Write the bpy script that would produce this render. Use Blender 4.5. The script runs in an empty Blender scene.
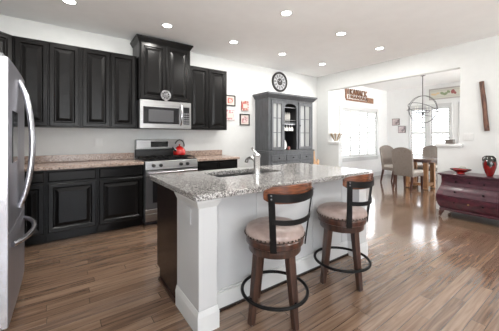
import bpy, math, random
from mathutils import Vector, Matrix
R = math.radians
PI = math.pi
C = bpy.context.scene.collection
scn = bpy.context.scene

# ------------------------------------------------------------------ camera
cam_data = bpy.data.cameras.new('camera')
cam = bpy.data.objects.new('camera', cam_data)
C.objects.link(cam)
cam.location = (0, 0, 1.25)
cam.rotation_euler = (R(90), 0, R(-35.63))
cam_data.sensor_width = 36
cam_data.lens = 262 / 499 * 36
cam_data.shift_y = -28.7 / 499
cam_data.clip_start = 0.05
scn.camera = cam

# ------------------------------------------------------------------ world and exposure
w = bpy.data.worlds.new('daylight')
scn.world = w
w.use_nodes = True
bg = w.node_tree.nodes['Background']
bg.inputs['Strength'].default_value = 4.6
# hazy white sky above, added bright glow below the horizon to lift the ceiling
_n, _l = w.node_tree.nodes, w.node_tree.links
_tc = _n.new('ShaderNodeTexCoord')
_sp = _n.new('ShaderNodeSeparateXYZ')
_cr = _n.new('ShaderNodeValToRGB')
_mr = _n.new('ShaderNodeMapRange')
_mr.inputs['From Min'].default_value = -0.12
_mr.inputs['From Max'].default_value = 0.06
_cr.color_ramp.elements[0].color = (3.4, 3.35, 3.25, 1)
_cr.color_ramp.elements[1].color = (0.86, 0.92, 1.0, 1)
_l.new(_tc.outputs['Generated'], _sp.inputs[0])
_l.new(_sp.outputs['Z'], _mr.inputs['Value'])
_l.new(_mr.outputs[0], _cr.inputs['Fac'])
_l.new(_cr.outputs['Color'], bg.inputs['Color'])
scn.view_settings.view_transform = 'Standard'
scn.view_settings.look = 'None'
scn.view_settings.gamma = 1
scn.view_settings.use_curve_mapping = False
scn.view_settings.exposure = 0.57
scn.cycles.max_bounces = 10
scn.cycles.diffuse_bounces = 6
scn.cycles.sample_clamp_indirect = 6


def area(name, loc, rot, sx, sy, power, color=(1, 1, 1), portal=False):
    d = bpy.data.lights.new(name, 'AREA')
    d.shape = 'RECTANGLE'
    d.size = sx
    d.size_y = sy
    d.energy = power
    d.color = color
    o = bpy.data.objects.new(name, d)
    o.location = loc
    o.rotation_euler = rot
    C.objects.link(o)
    if portal:
        d.cycles.is_portal = True
    return o


# daylight entering by three added, unseen windows and the dining room windows
area('added_left_window_portal', (-1.16, -1.85, 1.45), (R(90), 0, R(-90)), 2.0, 2.0, 1, portal=True)
area('added_dining_window_portal', (7.15, .14, 1.25), (R(90), 0, 0), 2.9, 2.4, 1, portal=True)
area('added_rear_window_portal', (.625, -3.45, 1.425), (R(90), 0, 0), 3.15, 2.05, 1, portal=True)
area('left_window_portal', (7.25, 4.70, 1.35), (R(-90), 0, 0), 1.9, 1.4, 1, portal=True)
area('far_window_portal', (9.05, 2.35, 1.35), (R(90), 0, R(90)), 3.2, 1.6, 1, portal=True)
LIGHTS = [(0.07, 3.56), (1.17, 3.56), (2.24, 3.56), (3.29, 3.56), (4.42, 3.56), (2.24, 2.35), (3.34, 2.35), (4.43, 2.35),
          (2.24, -0.8), (4.2, -0.8)]  # this last pair is out of view, kept for the light it adds
DOWNLIGHT_POWER = 11

# ------------------------------------------------------------------ materials


def mat(name, col, rough=0.5, metal=0.0, coat=0.0, coat_rough=0.1, spec=0.5, emit=None, estr=1.0):
    m = bpy.data.materials.new(name)
    m.use_nodes = True
    p = m.node_tree.nodes['Principled BSDF']
    p.inputs['Base Color'].default_value = (*col, 1)
    p.inputs['Roughness'].default_value = rough
    p.inputs['Metallic'].default_value = metal
    p.inputs['Coat Weight'].default_value = coat
    p.inputs['Coat Roughness'].default_value = coat_rough
    p.inputs['Specular IOR Level'].default_value = spec
    if emit:
        p.inputs['Emission Color'].default_value = (*emit, 1)
        p.inputs['Emission Strength'].default_value = estr
    return m


def nodes(m):
    nt = m.node_tree
    return nt, nt.nodes, nt.links, nt.nodes['Principled BSDF']


def add_noise(m, c1, c2, scale=(4, 4, 4), detail=4, lo=0.35, hi=0.65, bump=0.0, nscale=1.0):
    nt, N, L, p = nodes(m)
    tc = N.new('ShaderNodeTexCoord')
    mp = N.new('ShaderNodeMapping')
    mp.inputs['Scale'].default_value = scale
    nz = N.new('ShaderNodeTexNoise')
    nz.inputs['Scale'].default_value = nscale
    nz.inputs['Detail'].default_value = detail
    cr = N.new('ShaderNodeValToRGB')
    cr.color_ramp.elements[0].position = lo
    cr.color_ramp.elements[0].color = (*c1, 1)
    cr.color_ramp.elements[1].position = hi
    cr.color_ramp.elements[1].color = (*c2, 1)
    L.new(tc.outputs['Object'], mp.inputs['Vector'])
    L.new(mp.outputs['Vector'], nz.inputs['Vector'])
    L.new(nz.outputs['Fac'], cr.inputs['Fac'])
    L.new(cr.outputs['Color'], p.inputs['Base Color'])
    if bump:
        b = N.new('ShaderNodeBump')
        b.inputs['Strength'].default_value = bump
        b.inputs['Distance'].default_value = 0.01
        L.new(nz.outputs['Fac'], b.inputs['Height'])
        L.new(b.outputs['Normal'], p.inputs['Normal'])
    return m


M = {}
M['wall'] = add_noise(mat('wall paint', (0.74, 0.745, 0.74), 0.6), (0.585, 0.595, 0.59), (0.60, 0.61, 0.605), (3, 3, 3), 3, bump=0.02, nscale=4)
M['ceiling'] = add_noise(mat('ceiling paint', (0.74, 0.74, 0.74), 0.8), (0.90, 0.905, 0.905), (0.92, 0.925, 0.925), (2, 2, 2), 3, nscale=3)
M['dining_wall_lit'] = add_noise(mat('wall paint lit by dining daylight', (0.8, 0.8, 0.8), 0.6), (0.79, 0.795, 0.79), (0.81, 0.815, 0.81), (3, 3, 3), 3, nscale=4)  # lightened wall paint; the dining room's brightness is partly put into the colour
M['trim'] = mat('white trim paint', (0.62, 0.625, 0.62), 0.4)
M['island_paint'] = mat('island paint', (0.53, 0.535, 0.54), 0.4)
M['black_cab'] = mat('black cabinet lacquer', (0.0065, 0.0062, 0.0062), 0.26, spec=0.17)
M['espresso'] = add_noise(mat('espresso wood', (0.02, 0.012, 0.01), 0.25), (0.012, 0.008, 0.007), (0.032, 0.018, 0.014), (3, 3, 0.6), 5, nscale=5)
M['steel'] = add_noise(mat('stainless steel', (0.45, 0.45, 0.45), 0.28, 1.0), (0.33, 0.33, 0.335), (0.42, 0.42, 0.42), (1, 1, 60), 2, nscale=2)
M['fridge_front'] = add_noise(mat('fridge steel', (0.5, 0.5, 0.54), 0.42, 1.0), (0.38, 0.38, 0.42), (0.46, 0.46, 0.50), (60, 60, 1), 2, nscale=2)
M['fridge_side'] = mat('fridge side paint', (0.24, 0.245, 0.25), 0.5)
M['handle_steel'] = mat('handle steel', (0.62, 0.62, 0.66), 0.22, 1.0)
M['chrome'] = mat('chrome', (0.85, 0.85, 0.85), 0.12, 1.0)
M['nickel'] = mat('brushed nickel', (0.30, 0.30, 0.31), 0.35, 1.0)
M['black_glass'] = mat('black glass', (0.012, 0.012, 0.014), 0.08)
M['black_iron'] = mat('black iron', (0.008, 0.0075, 0.0075), 0.4, spec=0.12)
M['dark_grey'] = mat('dark grey enamel', (0.06, 0.06, 0.065), 0.3)
M['red_enamel'] = mat('red enamel', (0.36, 0.009, 0.007), 0.12, coat=0.6)
M['black_plastic'] = mat('black plastic', (0.02, 0.02, 0.02), 0.35)
M['hutch'] = add_noise(mat('grey hutch paint', (0.11, 0.115, 0.125), 0.4), (0.055, 0.058, 0.064), (0.080, 0.084, 0.092), (4, 4, 1), 4, nscale=5)
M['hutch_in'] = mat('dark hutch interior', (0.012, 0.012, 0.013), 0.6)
M['frosted'] = mat('reeded glass', (0.27, 0.275, 0.27), 0.12)
M['porcelain'] = mat('white porcelain', (0.82, 0.81, 0.79), 0.15)
M['leather'] = add_noise(mat('rose taupe leather', (0.5, 0.38, 0.33), 0.38), (0.25, 0.185, 0.165), (0.37, 0.285, 0.255), (7, 7, 7), 5, nscale=2, bump=0.1)
M['stool_wood'] = add_noise(mat('stool wood', (0.1, 0.035, 0.02), 0.28, coat=0.3), (0.025, 0.010, 0.007), (0.075, 0.027, 0.015), (12, 12, 2), 5, nscale=3)
M['stool_leg'] = add_noise(mat('stool leg wood', (0.06, 0.03, 0.02), 0.35, coat=0.15), (0.024, 0.011, 0.008), (0.068, 0.031, 0.020), (14, 14, 1.5), 5, nscale=3)
M['back_rail_wood'] = add_noise(mat('back rail wood', (0.2, 0.07, 0.03), 0.25, coat=0.4), (0.060, 0.019, 0.010), (0.175, 0.058, 0.026), (4, 4, 26), 5, nscale=3)
M['brass'] = mat('antique nailhead', (0.10, 0.075, 0.06), 0.3, 1.0)
M['oak'] = add_noise(mat('honey oak', (0.4, 0.2, 0.09), 0.35), (0.30, 0.14, 0.06), (0.50, 0.27, 0.13), (6, 6, 1.2), 5, nscale=4)
M['table_top'] = add_noise(mat('dark table top', (0.12, 0.08, 0.06), 0.18), (0.10, 0.07, 0.055), (0.17, 0.11, 0.08), (2, 16, 2), 5, nscale=3)
M['chair_cloth'] = add_noise(mat('taupe upholstery', (0.3, 0.26, 0.22), 0.85), (0.15, 0.125, 0.105), (0.225, 0.19, 0.165), (30, 30, 30), 3, nscale=2)
M['chair_seat'] = add_noise(mat('cream seat cloth', (0.6, 0.56, 0.5), 0.85), (0.38, 0.345, 0.31), (0.50, 0.46, 0.42), (30, 30, 30), 3, nscale=2)
M['mahogany'] = add_noise(mat('mahogany leg', (0.10, 0.03, 0.015), 0.3), (0.045, 0.014, 0.009), (0.09, 0.028, 0.015), (8, 8, 1), 3, nscale=3)
M['burgundy'] = add_noise(mat('burgundy paint', (0.09, 0.012, 0.025), 0.28, coat=0.2), (0.030, 0.008, 0.014), (0.085, 0.016, 0.027), (3, 3, 6), 6, nscale=4)
M['burgundy_top'] = add_noise(mat('plum drawer paint', (0.07, 0.02, 0.035), 0.28, coat=0.2), (0.035, 0.012, 0.020), (0.075, 0.022, 0.034), (4, 4, 8), 6, nscale=4)
M['driftwood'] = add_noise(mat('weathered brown wood', (0.18, 0.07, 0.04), 0.6), (0.05, 0.020, 0.014), (0.17, 0.075, 0.045), (30, 30, 5), 5, nscale=2)
M['sign_wood'] = add_noise(mat('sign wood', (0.38, 0.17, 0.09), 0.6), (0.16, 0.075, 0.045), (0.34, 0.18, 0.105), (12, 12, 12), 3, nscale=2)
M['carved'] = add_noise(mat('light carved wood', (0.5, 0.3, 0.15), 0.5), (0.42, 0.22, 0.10), (0.62, 0.42, 0.25), (8, 8, 4), 4, nscale=3)
M['gold'] = mat('pale gold', (0.36, 0.25, 0.12), 0.35, 0.4)
M['stone_grey'] = mat('grey stone', (0.11, 0.09, 0.078), 0.6)
M['paper'] = mat('white mat board', (0.60, 0.53, 0.49), 0.6)
M['frame_black'] = mat('black frame', (0.018, 0.015, 0.015), 0.4)
M['outlet'] = mat('white plastic', (0.80, 0.80, 0.79), 0.35)
M['dark_nickel'] = mat('dark nickel', (0.10, 0.10, 0.10), 0.4, 0.8)
M['outlet_grey'] = mat('silvery dial', (0.42, 0.43, 0.45), 0.4)
M['bulb'] = mat('clear bulb', (0.7, 0.7, 0.68), 0.1)
M['lamp_glow'] = mat('lamp diffuser', (0.9, 0.9, 0.9), 0.5, emit=(1.0, 0.985, 0.95), estr=8.0)
M['candle'] = mat('candle sleeve', (0.8, 0.78, 0.72), 0.5)
M['red_cloth'] = mat('red cloth', (0.50, 0.02, 0.02), 0.8)
M['display'] = mat('range display', (0.02, 0.012, 0.01), 0.15, emit=(1.0, 0.35, 0.1), estr=0.05)
M['green_glass'] = mat('green glass', (0.27, 0.33, 0.20), 0.2)
M['lead'] = mat('lead came', (0.42, 0.40, 0.38), 0.5, 0.2)


def image_like(name, cols, scale):
    """small blotchy print: several colours in cells"""
    m = mat(name, cols[0], 0.45)
    nt, N, L, p = nodes(m)
    tc = N.new('ShaderNodeTexCoord')
    v = N.new('ShaderNodeTexVoronoi')
    v.inputs['Scale'].default_value = scale
    s = N.new('ShaderNodeSeparateColor')
    cr = N.new('ShaderNodeValToRGB')
    cr.color_ramp.interpolation = 'CONSTANT'
    while len(cr.color_ramp.elements) < len(cols):
        cr.color_ramp.elements.new(0.5)
    for i, c in enumerate(cols):
        cr.color_ramp.elements[i].position = i / len(cols)
        cr.color_ramp.elements[i].color = (*c, 1)
    L.new(tc.outputs['Object'], v.inputs['Vector'])
    L.new(v.outputs['Color'], s.inputs['Color'])
    L.new(s.outputs['Red'], cr.inputs['Fac'])
    L.new(cr.outputs['Color'], p.inputs['Base Color'])
    return m


M['print_red'] = image_like('red print', [(0.42, 0.06, 0.05), (0.5, 0.33, 0.29), (0.36, 0.14, 0.12), (0.55, 0.45, 0.41)], 30)
M['print_pink'] = image_like('pink print', [(0.48, 0.22, 0.24), (0.6, 0.5, 0.5), (0.36, 0.19, 0.20), (0.62, 0.55, 0.54)], 35)
M['print_grey'] = image_like('grey mauve print', [(0.32, 0.24, 0.25), (0.5, 0.42, 0.42), (0.22, 0.18, 0.19), (0.6, 0.52, 0.52)], 18)


def granite(name, cols, rough=0.12):
    m = mat(name, (0.5, 0.5, 0.5), rough)
    nt, N, L, p = nodes(m)
    tc = N.new('ShaderNodeTexCoord')
    v = N.new('ShaderNodeTexVoronoi')
    v.inputs['Scale'].default_value = 190
    v2 = N.new('ShaderNodeTexVoronoi')
    v2.inputs['Scale'].default_value = 105
    s = N.new('ShaderNodeSeparateColor')
    s2 = N.new('ShaderNodeSeparateColor')
    a = N.new('ShaderNodeMath')
    a.operation = 'MULTIPLY_ADD'
    a.inputs[1].default_value = 0.35
    a2 = N.new('ShaderNodeMath')
    a2.operation = 'MULTIPLY'
    a2.inputs[1].default_value = 0.65
    cr = N.new('ShaderNodeValToRGB')
    cr.color_ramp.interpolation = 'CONSTANT'
    while len(cr.color_ramp.elements) < len(cols):
        cr.color_ramp.elements.new(0.5)
    for i, (pos, c) in enumerate(cols):
        cr.color_ramp.elements[i].position = pos
        cr.color_ramp.elements[i].color = (*c, 1)
    L.new(tc.outputs['Object'], v.inputs['Vector'])
    L.new(tc.outputs['Object'], v2.inputs['Vector'])
    L.new(v.outputs['Color'], s.inputs['Color'])
    L.new(v2.outputs['Color'], s2.inputs['Color'])
    L.new(s.outputs['Red'], a2.inputs[0])
    L.new(s2.outputs['Green'], a.inputs[0])
    L.new(a2.outputs[0], a.inputs[2])
    L.new(a.outputs[0], cr.inputs['Fac'])
    L.new(cr.outputs['Color'], p.inputs['Base Color'])
    return m


M['granite'] = granite('speckled granite', [(0, (0.03, 0.027, 0.027)), (0.24, (0.12, 0.112, 0.110)), (0.38, (0.28, 0.265, 0.255)),
                                            (0.52, (0.46, 0.45, 0.435)), (0.68, (0.22, 0.21, 0.207)), (0.76, (0.60, 0.59, 0.57))])
M['granite_warm_lit'] = granite('speckled granite in warm light', [(0, (0.05, 0.035, 0.03)), (0.22, (0.22, 0.14, 0.11)), (0.38, (0.37, 0.265, 0.21)),
                                                      (0.55, (0.47, 0.37, 0.31)), (0.72, (0.30, 0.20, 0.16)), (0.80, (0.54, 0.46, 0.40))], 0.2)  # same stone as the island; the difference in light is put into the colour


def make_floor():
    m = mat('hardwood planks', (0.3, 0.2, 0.15), 0.22, coat=0.8, coat_rough=0.10)
    nt, N, L, p = nodes(m)
    tc = N.new('ShaderNodeTexCoord')
    br = N.new('ShaderNodeTexBrick')
    br.offset = 0.0
    br.inputs['Scale'].default_value = 1.0
    br.inputs['Brick Width'].default_value = 1.15
    br.inputs['Row Height'].default_value = 0.082
    br.inputs['Mortar Size'].default_value = 0.0018
    br.inputs['Mortar Smooth'].default_value = 0.3
    br.inputs['Bias'].default_value = 0.0
    br.inputs['Color1'].default_value = (0.0, 0.0, 0.0, 1)
    br.inputs['Color2'].default_value = (1, 1, 1, 1)
    br.inputs['Mortar'].default_value = (0.5, 0.5, 0.5, 1)
    # every row of boards starts at its own place
    sx = N.new('ShaderNodeSeparateXYZ')
    L.new(tc.outputs['Object'], sx.inputs[0])
    dv = N.new('ShaderNodeMath')
    dv.operation = 'DIVIDE'
    dv.inputs[1].default_value = 0.082
    L.new(sx.outputs['Y'], dv.inputs[0])
    flr = N.new('ShaderNodeMath')
    flr.operation = 'FLOOR'
    L.new(dv.outputs[0], flr.inputs[0])
    wn = N.new('ShaderNodeTexWhiteNoise')
    wn.noise_dimensions = '1D'
    L.new(flr.outputs[0], wn.inputs['W'])
    ad = N.new('ShaderNodeMath')
    ad.operation = 'MULTIPLY_ADD'
    ad.inputs[1].default_value = 5.0
    L.new(wn.outputs['Value'], ad.inputs[0])
    L.new(sx.outputs['X'], ad.inputs[2])
    cb = N.new('ShaderNodeCombineXYZ')
    L.new(ad.outputs[0], cb.inputs['X'])
    L.new(sx.outputs['Y'], cb.inputs['Y'])
    L.new(cb.outputs[0], br.inputs['Vector'])
    mp = N.new('ShaderNodeMapping')
    mp.inputs['Scale'].default_value = (1.5, 30, 1)
    nz = N.new('ShaderNodeTexNoise')
    nz.inputs['Scale'].default_value = 1.6
    nz.inputs['Detail'].default_value = 6
    nz.inputs['Distortion'].default_value = 0.8
    L.new(tc.outputs['Object'], mp.inputs['Vector'])
    # shift the grain from plank to plank
    sh = N.new('ShaderNodeVectorMath')
    sh.operation = 'MULTIPLY_ADD'
    sh.inputs[1].default_value = (7.3, 3.1, 5.0)
    L.new(br.outputs['Color'], sh.inputs[0])
    L.new(mp.outputs['Vector'], sh.inputs[2])
    L.new(sh.outputs['Vector'], nz.inputs['Vector'])
    mx = N.new('ShaderNodeMath')
    mx.operation = 'MULTIPLY_ADD'
    mx.inputs[1].default_value = 0.22
    sep = N.new('ShaderNodeSeparateColor')
    L.new(br.outputs['Color'], sep.inputs['Color'])
    L.new(sep.outputs['Red'], mx.inputs[0])
    m2 = N.new('ShaderNodeMath')
    m2.operation = 'MULTIPLY'
    m2.inputs[1].default_value = 0.80
    L.new(nz.outputs['Fac'], m2.inputs[0])
    L.new(m2.outputs[0], mx.inputs[2])
    cr = N.new('ShaderNodeValToRGB')
    cr.color_ramp.elements[0].position = 0.28
    cr.color_ramp.elements[0].color = (0.085, 0.052, 0.036, 1)
    e = cr.color_ramp.elements.new(0.5)
    e.color = (0.18, 0.112, 0.074, 1)
    cr.color_ramp.elements[-1].position = 0.74
    cr.color_ramp.elements[-1].color = (0.275, 0.185, 0.128, 1)
    L.new(mx.outputs[0], cr.inputs['Fac'])
    mix = N.new('ShaderNodeMix')
    mix.data_type = 'RGBA'
    mix.inputs[7].default_value = (0.03, 0.019, 0.014, 1)
    L.new(br.outputs['Fac'], mix.inputs[0])
    L.new(cr.outputs['Color'], mix.inputs[6])
    L.new(mix.outputs[2], p.inputs['Base Color'])
    rr = N.new('ShaderNodeMapRange')
    rr.inputs['To Min'].default_value = 0.10
    rr.inputs['To Max'].default_value = 0.22
    L.new(nz.outputs['Fac'], rr.inputs['Value'])
    L.new(rr.outputs[0], p.inputs['Roughness'])
    b = N.new('ShaderNodeBump')
    b.inputs['Strength'].default_value = 0.06
    b.inputs['Distance'].default_value = 0.004
    iv = N.new('ShaderNodeMath')
    iv.operation = 'SUBTRACT'
    L.new(nz.outputs['Fac'], iv.inputs[0])
    L.new(br.outputs['Fac'], iv.inputs[1])
    L.new(iv.outputs[0], b.inputs['Height'])
    L.new(b.outputs['Normal'], p.inputs['Normal'])
    return m


M['floor'] = make_floor()


def make_glass():
    m = bpy.data.materials.new('clear pane')
    m.use_nodes = True
    N, L = m.node_tree.nodes, m.node_tree.links
    N.remove(N['Principled BSDF'])
    t = N.new('ShaderNodeBsdfTransparent')
    g = N.new('ShaderNodeBsdfGlossy')
    g.inputs['Roughness'].default_value = 0.03
    mx = N.new('ShaderNodeMixShader')
    mx.inputs[0].default_value = 0.07
    L.new(t.outputs[0], mx.inputs[1])
    L.new(g.outputs[0], mx.inputs[2])
    L.new(mx.outputs[0], N['Material Output'].inputs['Surface'])
    return m


M['glass'] = make_glass()


def make_vase():
    m = mat('red black glaze', (0.4, 0.02, 0.02), 0.1, coat=0.5)
    nt, N, L, p = nodes(m)
    tc = N.new('ShaderNodeTexCoord')
    sp = N.new('ShaderNodeSeparateXYZ')
    nz = N.new('ShaderNodeTexNoise')
    nz.inputs['Scale'].default_value = 22
    a = N.new('ShaderNodeMath')
    a.operation = 'MULTIPLY_ADD'
    a.inputs[1].default_value = 0.28
    cr = N.new('ShaderNodeValToRGB')
    cr.color_ramp.elements[0].position = 0.29
    cr.color_ramp.elements[0].color = (0.17, 0.006, 0.006, 1)
    cr.color_ramp.elements[1].position = 0.33
    cr.color_ramp.elements[1].color = (0.012, 0.014, 0.012, 1)
    L.new(tc.outputs['Object'], sp.inputs[0])
    L.new(tc.outputs['Object'], nz.inputs['Vector'])
    L.new(nz.outputs['Fac'], a.inputs[0])
    L.new(sp.outputs['Z'], a.inputs[2])
    L.new(a.outputs[0], cr.inputs['Fac'])
    L.new(cr.outputs['Color'], p.inputs['Base Color'])
    return m


M['vase'] = make_vase()

# ------------------------------------------------------------------ mesh builder


class MB:
    def __init__(self):
        self.v = []
        self.f = []

    def add(self, vs, fs):
        n = len(self.v)
        self.v += [tuple(p) for p in vs]
        self.f += [tuple(n + i for i in f) for f in fs]
        return self

    def box(self, x0, x1, y0, y1, z0, z1):
        vs = [(x, y, z) for z in (z0, z1) for y in (y0, y1) for x in (x0, x1)]
        return self.add(vs, [(0, 2, 3, 1), (4, 5, 7, 6), (0, 1, 5, 4), (2, 6, 7, 3), (0, 4, 6, 2), (1, 3, 7, 5)])

    def hull8(self, bottom, top):
        """bottom and top: 4 points each, same winding (ccw from above)"""
        return self.add(list(bottom) + list(top), [(3, 2, 1, 0), (4, 5, 6, 7), (0, 1, 5, 4), (1, 2, 6, 5), (2, 3, 7, 6), (3, 0, 4, 7)])

    def panel(self, O, U, V, N, W, H, prof):
        O, U, V, N = Vector(O), Vector(U), Vector(V), Vector(N)
        rings = []
        for ins, d in prof:
            rings.append([O + U * ins + V * ins + N * d, O + U * (W - ins) + V * ins + N * d,
                          O + U * (W - ins) + V * (H - ins) + N * d, O + U * ins + V * (H - ins) + N * d])
        vs = [p for r in rings for p in r]
        fs = []
        for i in range(len(rings) - 1):
            for k in range(4):
                a, b = i * 4 + k, i * 4 + (k + 1) % 4
                fs.append((a, b, b + 4, a + 4))
        e = (len(rings) - 1) * 4
        fs.append((e, e + 1, e + 2, e + 3))
        fs.append((3, 2, 1, 0))
        return self.add(vs, fs)

    def lathe(self, prof, c=(0, 0, 0), n=24, axis='Z'):
        vs, fs = [], []
        m = len(prof)
        for i in range(n):
            a = 2 * PI * i / n
            for r, z in prof:
                p = (r * math.cos(a), r * math.sin(a), z)
                if axis == 'Y':
                    p = (p[0], p[2], p[1])
                elif axis == 'X':
                    p = (p[2], p[0], p[1])
                vs.append((p[0] + c[0], p[1] + c[1], p[2] + c[2]))
        for i in range(n):
            j = (i + 1) % n
            for k in range(m - 1):
                q = (i * m + k, j * m + k, j * m + k + 1, i * m + k + 1)
                fs.append(q if axis != 'Y' else q[::-1])
        # caps
        lo = tuple(i * m for i in range(n))
        hi = tuple(i * m + m - 1 for i in range(n))
        if prof[0][0] > 1e-6:
            fs.append(lo[::-1] if axis != 'Y' else lo)
        if prof[-1][0] > 1e-6:
            fs.append(hi if axis != 'Y' else hi[::-1])
        return self.add(vs, fs)

    def cyl(self, a, b, r, r2=None, n=12):
        a, b = Vector(a), Vector(b)
        r2 = r if r2 is None else r2
        return self.tube([a, b], [r, r2], n)

    def tube(self, pts, rad, n=10, closed=False):
        pts = [Vector(p) for p in pts]
        m = len(pts)
        if not isinstance(rad, (list, tuple)):
            rad = [rad] * m
        vs, fs = [], []
        prev = None
        for i, p in enumerate(pts):
            if closed:
                t = pts[(i + 1) % m] - pts[i - 1]
            else:
                t = pts[min(i + 1, m - 1)] - pts[max(i - 1, 0)]
            t.normalize()
            if prev is None:
                up = Vector((0, 0, 1)) if abs(t.z) < 0.9 else Vector((0, 1, 0))
                nrm = t.cross(up).normalized()
            else:
                nrm = (prev - t * prev.dot(t)).normalized()
            prev = nrm
            bn = t.cross(nrm)
            for k in range(n):
                a = 2 * PI * k / n
                vs.append(p + (nrm * math.cos(a) + bn * math.sin(a)) * rad[i])
        last = m if closed else m - 1
        for i in range(last):
            j = (i + 1) % m
            for k in range(n):
                l = (k + 1) % n
                fs.append((i * n + k, i * n + l, j * n + l, j * n + k))
        if not closed:
            fs.append(tuple(range(n))[::-1])
            fs.append(tuple((m - 1) * n + k for k in range(n)))
        return self.add(vs, fs)

    def strip(self, pts, wdir, w, th):
        """flat bar: path pts, wide along wdir (w), thickness th across"""
        pts = [Vector(p) for p in pts]
        m = len(pts)
        W = Vector(wdir).normalized()
        vs, fs = [], []
        for i, p in enumerate(pts):
            t = (pts[min(i + 1, m - 1)] - pts[max(i - 1, 0)]).normalized()
            nn = t.cross(W).normalized()
            for s, q in ((-1, -1), (1, -1), (1, 1), (-1, 1)):
                vs.append(p + W * (s * w / 2) + nn * (q * th / 2))
        for i in range(m - 1):
            for k in range(4):
                l = (k + 1) % 4
                fs.append((i * 4 + k, i * 4 + l, i * 4 + 4 + l, i * 4 + 4 + k))
        fs.append((3, 2, 1, 0))
        e = (m - 1) * 4
        fs.append((e, e + 1, e + 2, e + 3))
        return self.add(vs, fs)

    def prism(self, outline, O, U, V, N, t):
        """2D outline (ccw) in plane O,U,V extruded by t along N"""
        O, U, V, N = Vector(O), Vector(U), Vector(V), Vector(N)
        n = len(outline)
        a = [O + U * x + V * y for x, y in outline]
        b = [p + N * t for p in a]
        fs = [tuple(range(n))[::-1], tuple(range(n, 2 * n))]
        for i in range(n):
            j = (i + 1) % n
            fs.append((i, j, n + j, n + i))
        return self.add(a + b, fs)

    def ball(self, c, r, n=10, sz=1.0):
        prof = [(r * math.sin(PI * k / 6), -r * math.cos(PI * k / 6) * sz) for k in range(7)]
        prof[0] = (0, prof[0][1])
        prof[-1] = (0, prof[-1][1])
        return self.lathe(prof, c, n)


OFF = {}


def link(name, mb, m, parent=None, bevel=0.0, smooth=False, label=None, seg=2):
    off = OFF.get(parent.name if parent else None, Vector((0, 0, 0)))
    me = bpy.data.meshes.new(name)
    me.from_pydata([tuple(Vector(p) - off) for p in mb.v], [], mb.f)
    me.validate()
    import bmesh as _b
    bm = _b.new()
    bm.from_mesh(me)
    _b.ops.remove_doubles(bm, verts=bm.verts, dist=1e-6)
    _b.ops.recalc_face_normals(bm, faces=bm.faces)
    bm.to_mesh(me)
    bm.free()
    me.materials.append(M[m] if isinstance(m, str) else m)
    o = bpy.data.objects.new(name, me)
    C.objects.link(o)
    if smooth:
        for p in me.polygons:
            p.use_smooth = True
        try:
            me.set_sharp_from_angle(angle=R(40))
        except Exception:
            pass
    if parent:
        o.parent = parent
        OFF[o.name] = off
    if bevel:
        b = o.modifiers.new('edge', 'BEVEL')
        b.width = bevel
        b.segments = seg
        b.limit_method = 'ANGLE'
    if label:
        o['label'] = label
    return o


def thing(name, label, cat, loc=(0, 0, 0), rotz=0.0, group=None, world=True):
    o = bpy.data.objects.new(name, None)
    o.empty_display_size = 0.1
    C.objects.link(o)
    o.location = loc
    o.rotation_euler = (0, 0, rotz)
    o['label'] = label
    o['category'] = cat
    if group:
        o['group'] = group
    OFF[o.name] = Vector(loc) if world else Vector((0, 0, 0))
    return o


def single(name, mb, m, label, cat, loc=(0, 0, 0), group=None, **k):
    """a thing that is one mesh, given in world coordinates, with its origin at loc"""
    mb.v = [tuple(Vector(p) - Vector(loc)) for p in mb.v]
    o = link(name, mb, m, None, **k)
    o.location = loc
    o['label'] = label
    o['category'] = cat
    if group:
        o['group'] = group
    return o


def struct(name, mb, m, parent=None, **k):
    o = link(name, mb, m, parent, **k)
    if parent is None:
        o['kind'] = 'structure'
    return o


def dup(root, loc, rotz=None, label=None, group=None):
    r = root.copy()
    C.objects.link(r)
    r.location = loc
    if rotz is not None:
        r.rotation_euler = (0, 0, rotz)
    if label:
        r['label'] = label
    if group:
        r['group'] = group
    for ch in list(root.children):
        c = ch.copy()
        C.objects.link(c)
        c.parent = r
        for g in ch.children:
            d = g.copy()
            C.objects.link(d)
            d.parent = c
    return r


# ------------------------------------------------------------------ the setting
H = 2.77
XL, XR, YB, YF = -1.1, 5.31, 4.45, -3.5
XD, YD = 8.86, 0.2          # dining room: far wall, near side wall

fl = MB().add([(XL - .15, YF - .15, 0), (XD + .15, YF - .15, 0), (XD + .15, YB + .15, 0), (XL - .15, YB + .15, 0),
               (XL - .15, YF - .15, -.1), (XD + .15, YF - .15, -.1), (XD + .15, YB + .15, -.1), (XL - .15, YB + .15, -.1)],
              [(0, 1, 2, 3), (7, 6, 5, 4), (0, 4, 5, 1), (1, 5, 6, 2), (2, 6, 7, 3), (3, 7, 4, 0)])
struct('floor', fl, 'floor')
struct('ceiling', MB().box(XL - .15, XD + .15, YF - .15, YB + .15, H, H + .12), 'ceiling')


def wall_x(mb, x0, x1, y0, y1, holes):
    """wall standing along Y with holes [(y0,y1,z0,z1)] sorted by y"""
    y = y0
    for a, b, c, d in holes:
        mb.box(x0, x1, y, a, 0, H)
        if c > 0:
            mb.box(x0, x1, a, b, 0, c)
        mb.box(x0, x1, a, b, d, H)
        y = b
    mb.box(x0, x1, y, y1, 0, H)
    return mb


def wall_y(mb, y0, y1, x0, x1, holes):
    x = x0
    for a, b, c, d in holes:
        mb.box(x, a, y0, y1, 0, H)
        if c > 0:
            mb.box(a, b, y0, y1, 0, c)
        mb.box(a, b, y0, y1, d, H)
        x = b
    mb.box(x, x1, y0, y1, 0, H)
    return mb


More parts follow.
